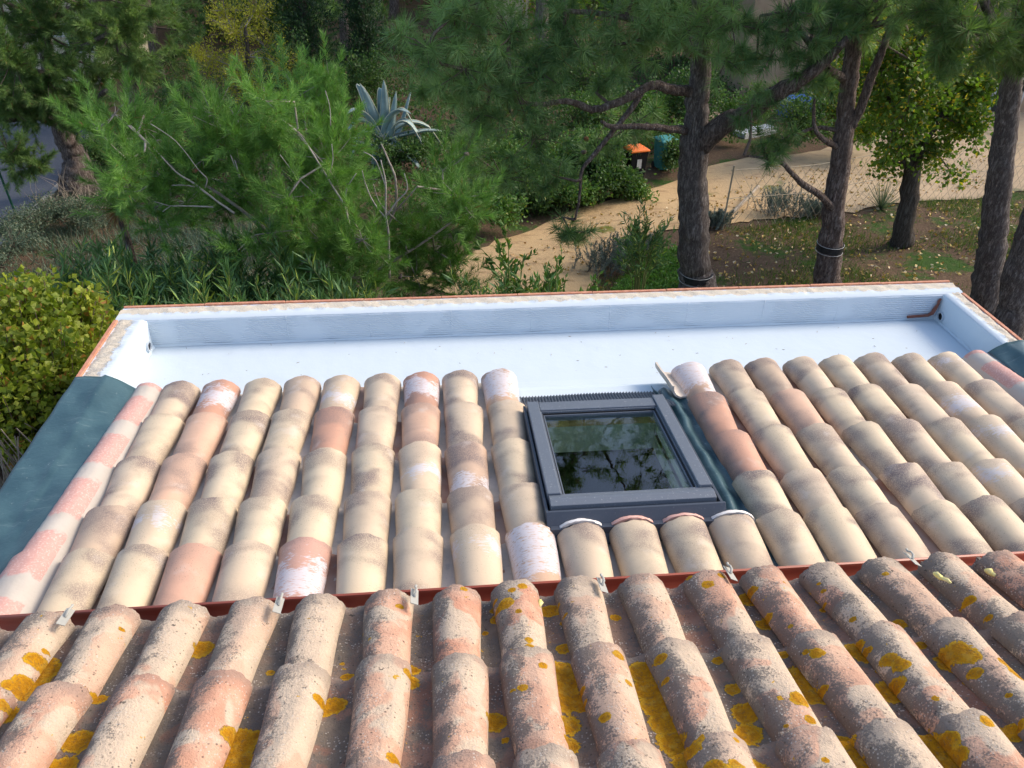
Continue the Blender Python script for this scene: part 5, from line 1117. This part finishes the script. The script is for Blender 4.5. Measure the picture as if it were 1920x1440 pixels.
for q in range(2):
    p = spot((175, 120)[q], (385, 400)[q]); b = MB(); n = 36
    for k_ in range(n):
        a = p + rng.normal(0, .35, 3) * np.array([1, 1, 0]); m = a + np.array([rng.normal(0, .25), rng.normal(0, .2), rng.uniform(.25, .6)]); b.tube([a - p, m - p, m - p + rng.normal(0, .2, 3) + np.array([0, 0, .12])], [.008, .005, .002], 3, False)
    o = b.build('dry_stems', M['dry_s'] if 'dry_s' in M else M.setdefault('dry_s', m_simple('dry_stem', (.30, .24, .18), (.42, .36, .28), 9, .9)), smooth=180); o.location = p
    tag(o, ['pale dry stems at the foot of the roadside pine', 'pale dry stems beside the kerb'][q], 'dry plant', 'dry stems by the road')
# agave
p = spot(708, 318); ca_ = at(716, 258, p[1]); root = empty('agave', tuple(p)); tag(root, 'large blue-grey agave with arching cream-edged leaves right of young pine top', 'agave')
sc_ = depth(ca_) / F * 1.08; ax = CR; up_ = np.array([0, 0, 1.]); base = ca_ - p - np.array([0, 0, .1])
AG = [(-55, 60, 20), (-40, 100, 10), (-20, 95, 0), (10, 75, 5), (22, 112, -10), (45, 60, 18), (62, 40, 24), (110, 8, 26), (100, 30, 0), (95, -45, 55), (60, -25, 10), (-60, 20, 30), (-65, -20, 30), (-30, -50, 10), (30, 95, -25), (-15, 60, -40), (60, 70, -30), (-70, 45, -20), (20, 40, 60)]
for i, (dx, dz, cv) in enumerate(AG):
    tip = base + ax * dx * sc_ + up_ * dz * sc_ * 1.15 + np.array([0, rng.uniform(-.5, .5), 0]); n = 12; vs = []; vm = []
    for k_ in range(n + 1):
        t = k_ / n; c = base * (1 - t) + tip * t + up_ * (math.sin(t * math.pi) * cv * sc_ * 1.1) + np.array([.12 * math.sin(i * 2.7) * t * t, 0, -.10 * t * t * (1 + math.sin(i * 1.9))]) - up_ * (max(0, t - .75) * (.9 if i in (6, 7, 9) else .15)); ln = unit(tip - base); s = unit(np.cross(ln, up_) + 1e-3) if abs(ln[2]) < .93 else ax
        wd = .145 * (1 - t) ** .55 * (0.55 + 1.2 * min(t, .35)) + .003; nn_ = np.cross(s, ln)
        if nn_[2] < 0: nn_ = -nn_
        vs += [c - s * wd + nn_ * wd * .45, c - nn_ * .012, c + s * wd + nn_ * wd * .45]
    fs = [(k_ * 3 + q, k_ * 3 + q + 1, (k_ + 1) * 3 + q + 1, (k_ + 1) * 3 + q) for k_ in range(n) for q in range(2)]
    o = MB().add(vs, fs).build('leaf', M['agave'], root, 180); md = o.modifiers.new('s', 'SOLIDIFY'); md.thickness = .014
    for side in (0, 2): MB().tube([vs[k_ * 3 + side] for k_ in range(n + 1)], [.009 * (1 - k_ / n) + .003 for k_ in range(n + 1)], 4).build('leaf_margin', M['agavee'], o)
MB().tube([(0, 0, -.1), tuple(base * .6), tuple(base + np.array([0, 0, .05]))], [.16, .17, .12], 10).build('stem', M['agave'], root, 180)

# --- bins
def bin_(px, py, lid, body, lbl, s=1.0):
    p = spot(px, py); root = empty('wheeled_bin', tuple(p), (0, 0, .25)); root.scale = (s, s, s); tag(root, lbl, 'bin')
    b = MB(); vs = [(x * w_, y * w_, z) for z, w_ in ((.06, .22), (.88, .27)) for x, y in ((-1, -1), (1, -1), (1, 1), (-1, 1))]; b.add(vs, [(0, 3, 2, 1), (4, 5, 6, 7)] + [(i, (i + 1) % 4, (i + 1) % 4 + 4, i + 4) for i in range(4)]); b.build('body', M[body], root, bevel=.02)
    vs = [(x * w_, y * w_, z) for z, w_ in ((.885, .30), (.93, .30), (.99, .20)) for x, y in ((-1, -1), (1, -1), (1, 1), (-1, 1))]; b = MB().add(vs, [(0, 3, 2, 1), (8, 9, 10, 11)] + [(r_ * 4 + i, r_ * 4 + (i + 1) % 4, r_ * 4 + (i + 1) % 4 + 4, r_ * 4 + i + 4) for r_ in range(2) for i in range(4)]); b.build('lid', M[lid], root, bevel=.02)
    MB().tube([(-.22, .32, .90), (.22, .32, .90)], .018, 8).build('handle', M[body], root, 60)
    MB().box(-.07, .07, -.268, -.262, .42, .68).build('label_plate', M['bandw'], root)
    for x in (-.2, .2): MB().tube([(x - .03, .26, .1), (x + .03, .26, .1)], .1, 16).build('wheel', M['band'], root, 60)
bin_(1187, 338, 'orange', 'black', 'black wheeled bin with bright orange lid beyond the path', .72); bin_(1243, 318, 'tealp', 'tealp', 'teal bin half hidden behind big pine trunk', .72)

# --- fence
A_, B_, C3 = spot(1352, 432), spot(1560, 405), spot(1840, 372); D3 = spot(1990, 345)
root = empty('chain_link_fence', tuple(A_)); tag(root, 'wire mesh fence between the sandy path and the grass, at the right', 'fence'); wm = MB(); H = 1.05
def fp(t):
    segs = [(A_, B_), (B_, C3), (C3, D3)]; ls = [np.linalg.norm((b - a)[:2]) for a, b in segs]; s = t
    for (a, b), l in zip(segs, ls):
        if s <= l or b is D3: k_ = s / l; x, y = a[0] + (b[0] - a[0]) * k_, a[1] + (b[1] - a[1]) * k_; return np.array([x, y, gz(x, y) + .02])
        s -= l
TL = sum(np.linalg.norm((b - a)[:2]) for a, b in ((A_, B_), (B_, C3), (C3, D3))); s_ = 0; cw = .19
while s_ < TL - H:
    for (a0, a1) in ((s_, s_ + H * .8), (s_ + H * .8, s_)):
        p0, p1 = fp(max(0, a0)), fp(a1) ; p1 = p1 + np.array([0, 0, H]); wm.tube([p0 - A_, p1 - A_], .0036, 3, False)
    s_ += cw
wm.build('wire_mesh', M['wire'], root)
for h in (.55, H): MB().tube([fp(t) - A_ + np.array([0, 0, h]) for t in np.linspace(0, TL, 40)], .006, 4).build('tension_wire', M['wire'], root)
for t in (.02, TL): p = fp(t) - A_; MB().tube([p - np.array([0, 0, .1]), p + np.array([.02 if t < .1 else 0, 0, H + .08])], .016, 8).build('post', M['wire'], root, 60)
p = spot(1372, 402); MB_ = MB().tube([(0, 0, 0), tuple(spot(1418, 372) - p + np.array([0, 0, .25]))], [.04, .03], 8); o = MB_.build('wooden_stick', M['dry_s'], smooth=60); o.location = p; tag(o, 'pale wooden stick lying by the fence start beside the path', 'stick')
# green post by the road, left
p = spot(34, 412); root = empty('fence_post', tuple(p)); tag(root, 'slim green metal post beside the road at left', 'post'); MB().tube([(0, 0, -.1), (-.05, 0, 1.35)], .025, 8).build('post_tube', M['green'], root, 60); MB().tube([(-.05, 0, 1.34), (-.05, 0, 1.38)], .035, 8).build('cap', M['green'], root, 60)

# --- buildings and yard things behind
def house(px0, px1, ptop, pbase, Y, mat, lbl, wins=(), roof=True):
    a = at(px0, pbase, Y); b_ = at(px1, pbase, Y); top = at(px0, ptop, Y)[2]; z0 = min(gz(a[0], Y), gz(b_[0], Y)) - .3
    root = empty('neighbour_house', ((a[0] + b_[0]) / 2, Y + 3, z0)); tag(root, lbl, 'house', 'neighbouring houses behind the trees'); cx = root.location[0]
    h = max(top - z0, 3); MB().box(a[0] - cx, b_[0] - cx, -3, 3, 0, h).build('wall', M[mat], root)
    if roof: MB().add([(a[0] - cx - .3, -3.3, h - .05), (b_[0] - cx + .3, -3.3, h - .05), (b_[0] - cx + .3, 3.3, h - .05), (a[0] - cx - .3, 3.3, h - .05), (a[0] - cx - .3, 0, h + 1.3), (b_[0] - cx + .3, 0, h + 1.3)], [(0, 1, 5, 4), (2, 3, 4, 5), (0, 4, 3), (1, 2, 5), (0, 3, 2, 1)]).build('roof', M['roofr'], root)
    for (wx, wy) in wins:
        w0 = at(wx, wy, Y - .0); x, z = w0[0] - cx, w0[2] - z0; f = MB().box(x - .45, x + .45, -3.06, -3.001, z - .5, z + .5).build('window', M['bandw'], root); MB().box(x - .38, x + .38, -3.08, -3.062, z - .43, z + .43).build('pane', M['dark'], f)
house(1385, 1590, -60, 190, 19, 'hwall', 'tan neighbour wall seen between the big pine and middle pine', [(1560, 60)])
house(1868, 2300, -120, 200, 17, 'hwall', 'tan house behind the right pine with small dark window', [(1888, 180), (2000, 120)])
house(20, 190, -80, 110, 27, 'cwall', 'cream house glimpsed through the roadside pine crown', [(90, 40), (150, 70)])
house(930, 990, -40, 40, 30, 'cwall', 'cream house scrap seen at top centre through pines', [])
def crate(px, py, Y, sx, sz, mat, lbl, name, cat):
    p = at(px, py, Y); z = gz(p[0], p[1]); root = empty(name, (p[0], p[1], z), (0, 0, rng.uniform(-.4, .4))); tag(root, lbl, cat); h = sz
    b = MB(); b.box(-sx, sx, -sx * .7, sx * .7, 0, h); b.build('body', M[mat], root, bevel=.03)
    for q in range(3): MB().box(-sx - .012, sx + .012, -sx * .7 - .012, sx * .7 + .012, h * (.2 + .3 * q), h * (.2 + .3 * q) + .04).build('rib', M[mat], root)
    MB().box(-sx - .03, sx + .03, -sx * .7 - .03, sx * .7 + .03, h + .002, h + .06).build('rim', M[mat], root, bevel=.01)
p = spot(1485, 218); crate(1490, 218, p[1], .4, .42, 'blue', 'blue plastic tub right of the thick slanting limb, lower one', 'blue_tub', 'tub')
p = spot(1530, 180); crate(1532, 180, p[1], .36, .42, 'blue', 'smaller blue plastic tub higher up left of middle pine', 'blue_tub', 'tub')
p = spot(1415, 252); root = empty('pale_panel', tuple(p), (0, 0, .5)); tag(root, 'pale blue-white panel lying under the thick slanting limb', 'panel')
MB().box(-.6, .6, -.2, .2, .02, .14).build('sheet', M['pipe'], root, bevel=.02); MB().box(-.62, .62, -.22, -.202, .0, .17).build('edge', M['bandw'], root)
p = spot(1352, 222); root = empty('plank_pile', tuple(p), (0, 0, .3)); tag(root, 'pile of tan planks behind the big pine trunk', 'plank pile')
for q in range(7): MB().box(-.7 + rng.uniform(-.1, .1), .7 + rng.uniform(-.1, .1), -.3 + (q % 3) * .21, -.12 + (q % 3) * .21, .05 * (q // 3) + .001, .05 * (q // 3) + .045).build('plank', M['hwall'], root)

# --- ground cover: grass, litter
def inpoly(x, y, poly):
    c = False
    for (x1, y1), (x2, y2) in zip(poly, poly[1:] + poly[:1]):
        if (y1 > y) != (y2 > y) and x < (x2 - x1) * (y - y1) / (y2 - y1) + x1: c = not c
    return c
def scatter(poly_px, n, f=None):
    poly = [S2(*p) for p in poly_px]; xs_ = [p[0] for p in poly]; ys_ = [p[1] for p in poly]; out = []
    while len(out) < n:
        x, y = rng.uniform(min(xs_), max(xs_)), rng.uniform(min(ys_), max(ys_))
        if inpoly(x, y, poly) and (f is None or rng.random() < f(x, y)): out.append((x, y, gz(x, y)))
    return np.array(out)
lawn = [(1110, 540), (1240, 470), (1360, 430), (1560, 405), (1840, 372), (1960, 350), (2100, 520), (2000, 700), (1800, 600), (1300, 640), (1090, 640)]
pat = lambda x, y: smooth01((math.sin(x * 1.7 + 1) + math.sin(y * 2.3 + x * .8) + .6) / 1.6) * .9 + .05
G = scatter(lawn, 15000, pat); d = unit(rng.normal(0, .45, G.shape) + np.array([0, 0, 1])); s = unit(np.cross(d, rng.normal(size=G.shape))) * .006
V = np.stack([G - s, G + s, G + d * rng.uniform(.05, .15, (len(G), 1))], 1)
o = tri_mesh('grass', V, M['grass'], None, rng.uniform(0, 1, len(G))); tag(o, 'sparse green grass on the brown garden slope under the pines', 'grass', kind='stuff')
G = scatter(lawn, 1500); G[:, 2] += .03
o = tri_mesh('fallen_leaves', leaves(G, rng.normal(size=G.shape) * np.array([1, 1, .15]), .07, .055, .1), M['litter'], None, rng.uniform(0, 1, 3000)); tag(o, 'pale yellow fallen leaves scattered over the grass', 'leaf litter', kind='stuff')
G = scatter([(1150, 545), (1225, 480), (1285, 465), (1285, 600), (1130, 600)], 1400)
o = tri_mesh('ground_cover', leaves(np.repeat(G, 7, 0) + rng.normal(0, .03, (len(G) * 7, 3)) + np.array([0, 0, .06]), rng.normal(size=(len(G) * 7, 3)) + np.array([0, 0, 1.]), .05, .035), M['needle_l'], None, np.repeat(rng.uniform(0, .7, len(G)), 14)); tag(o, 'bright green low ground cover at the foot of the big pine', 'ground cover', kind='stuff')
bank = [(-60, 520), (120, 360), (260, 330), (420, 420), (560, 420), (660, 470), (640, 600), (300, 640), (-100, 900), (-300, 700)]
G = scatter(bank, 22000, lambda x, y: .3 + .7 * (math.sin(x * 3) * math.cos(y * 2.7) > -.2)); d = unit(rng.normal(0, .6, G.shape) + np.array([0, 0, 1])); s = unit(np.cross(d, rng.normal(size=G.shape))) * .008
V = np.stack([G - s, G + s, G + d * rng.uniform(.08, .35, (len(G), 1))], 1)
o = tri_mesh('dry_grass', V, M['gry'], None, rng.uniform(0, 1, len(G))); tag(o, 'wild dry grass and weeds covering the left bank', 'grass', kind='stuff')
back = [(700, 420), (900, 300), (1300, 290), (1340, 220), (1600, 200), (1600, 120), (300, 120), (200, 300), (300, 420)]
G = scatter(back, 9000); G[:, 2] += rng.uniform(0, .25, len(G)); C_ = np.repeat(G, 6, 0) + rng.normal(0, .12, (len(G) * 6, 3))
V = leaves(C_, rng.normal(size=C_.shape) + np.array([0, 0, .5]), .10, .06); cl = np.repeat(rng.uniform(0, 1, len(G)), 6)
o = tri_mesh('undergrowth', V, M['dkg'], None, np.concatenate([cl, cl])); tag(o, 'dark green undergrowth covering the slope behind path and agave', 'undergrowth', kind='stuff')

G = scatter([(900, 520), (1060, 420), (1230, 385), (1400, 330), (1700, 270), (1900, 260), (1900, 340), (1600, 395), (1400, 400), (1260, 440), (1100, 520)], 900)
G[:, 2] += .03
V = leaves(np.repeat(G, 2, 0) + rng.normal(0, .012, (len(G) * 2, 3)), rng.normal(size=(len(G) * 2, 3)) * np.array([1, 1, .3]), .055, .05, .1, .8)
o = tri_mesh('pebbles', V, M['litter'], None, np.repeat(rng.uniform(0, .6, len(G)), 4)); tag(o, 'small stones and dry leaf bits strewn over the sandy path', 'pebbles', kind='stuff')

pts = np.array([(rng.uniform(-.3, 4.7), rng.uniform(.02, .64), ZF + .003) for _ in range(70)])
V = leaves(pts, rng.normal(size=pts.shape) * np.array([1, 1, .05]), .022, .004, .1, .1)
o = tri_mesh('roof_debris', V, M['dry_s'], None, None); tag(o, 'tiny needles and specks of dirt lying on the white basin floor', 'debris', kind='stuff')
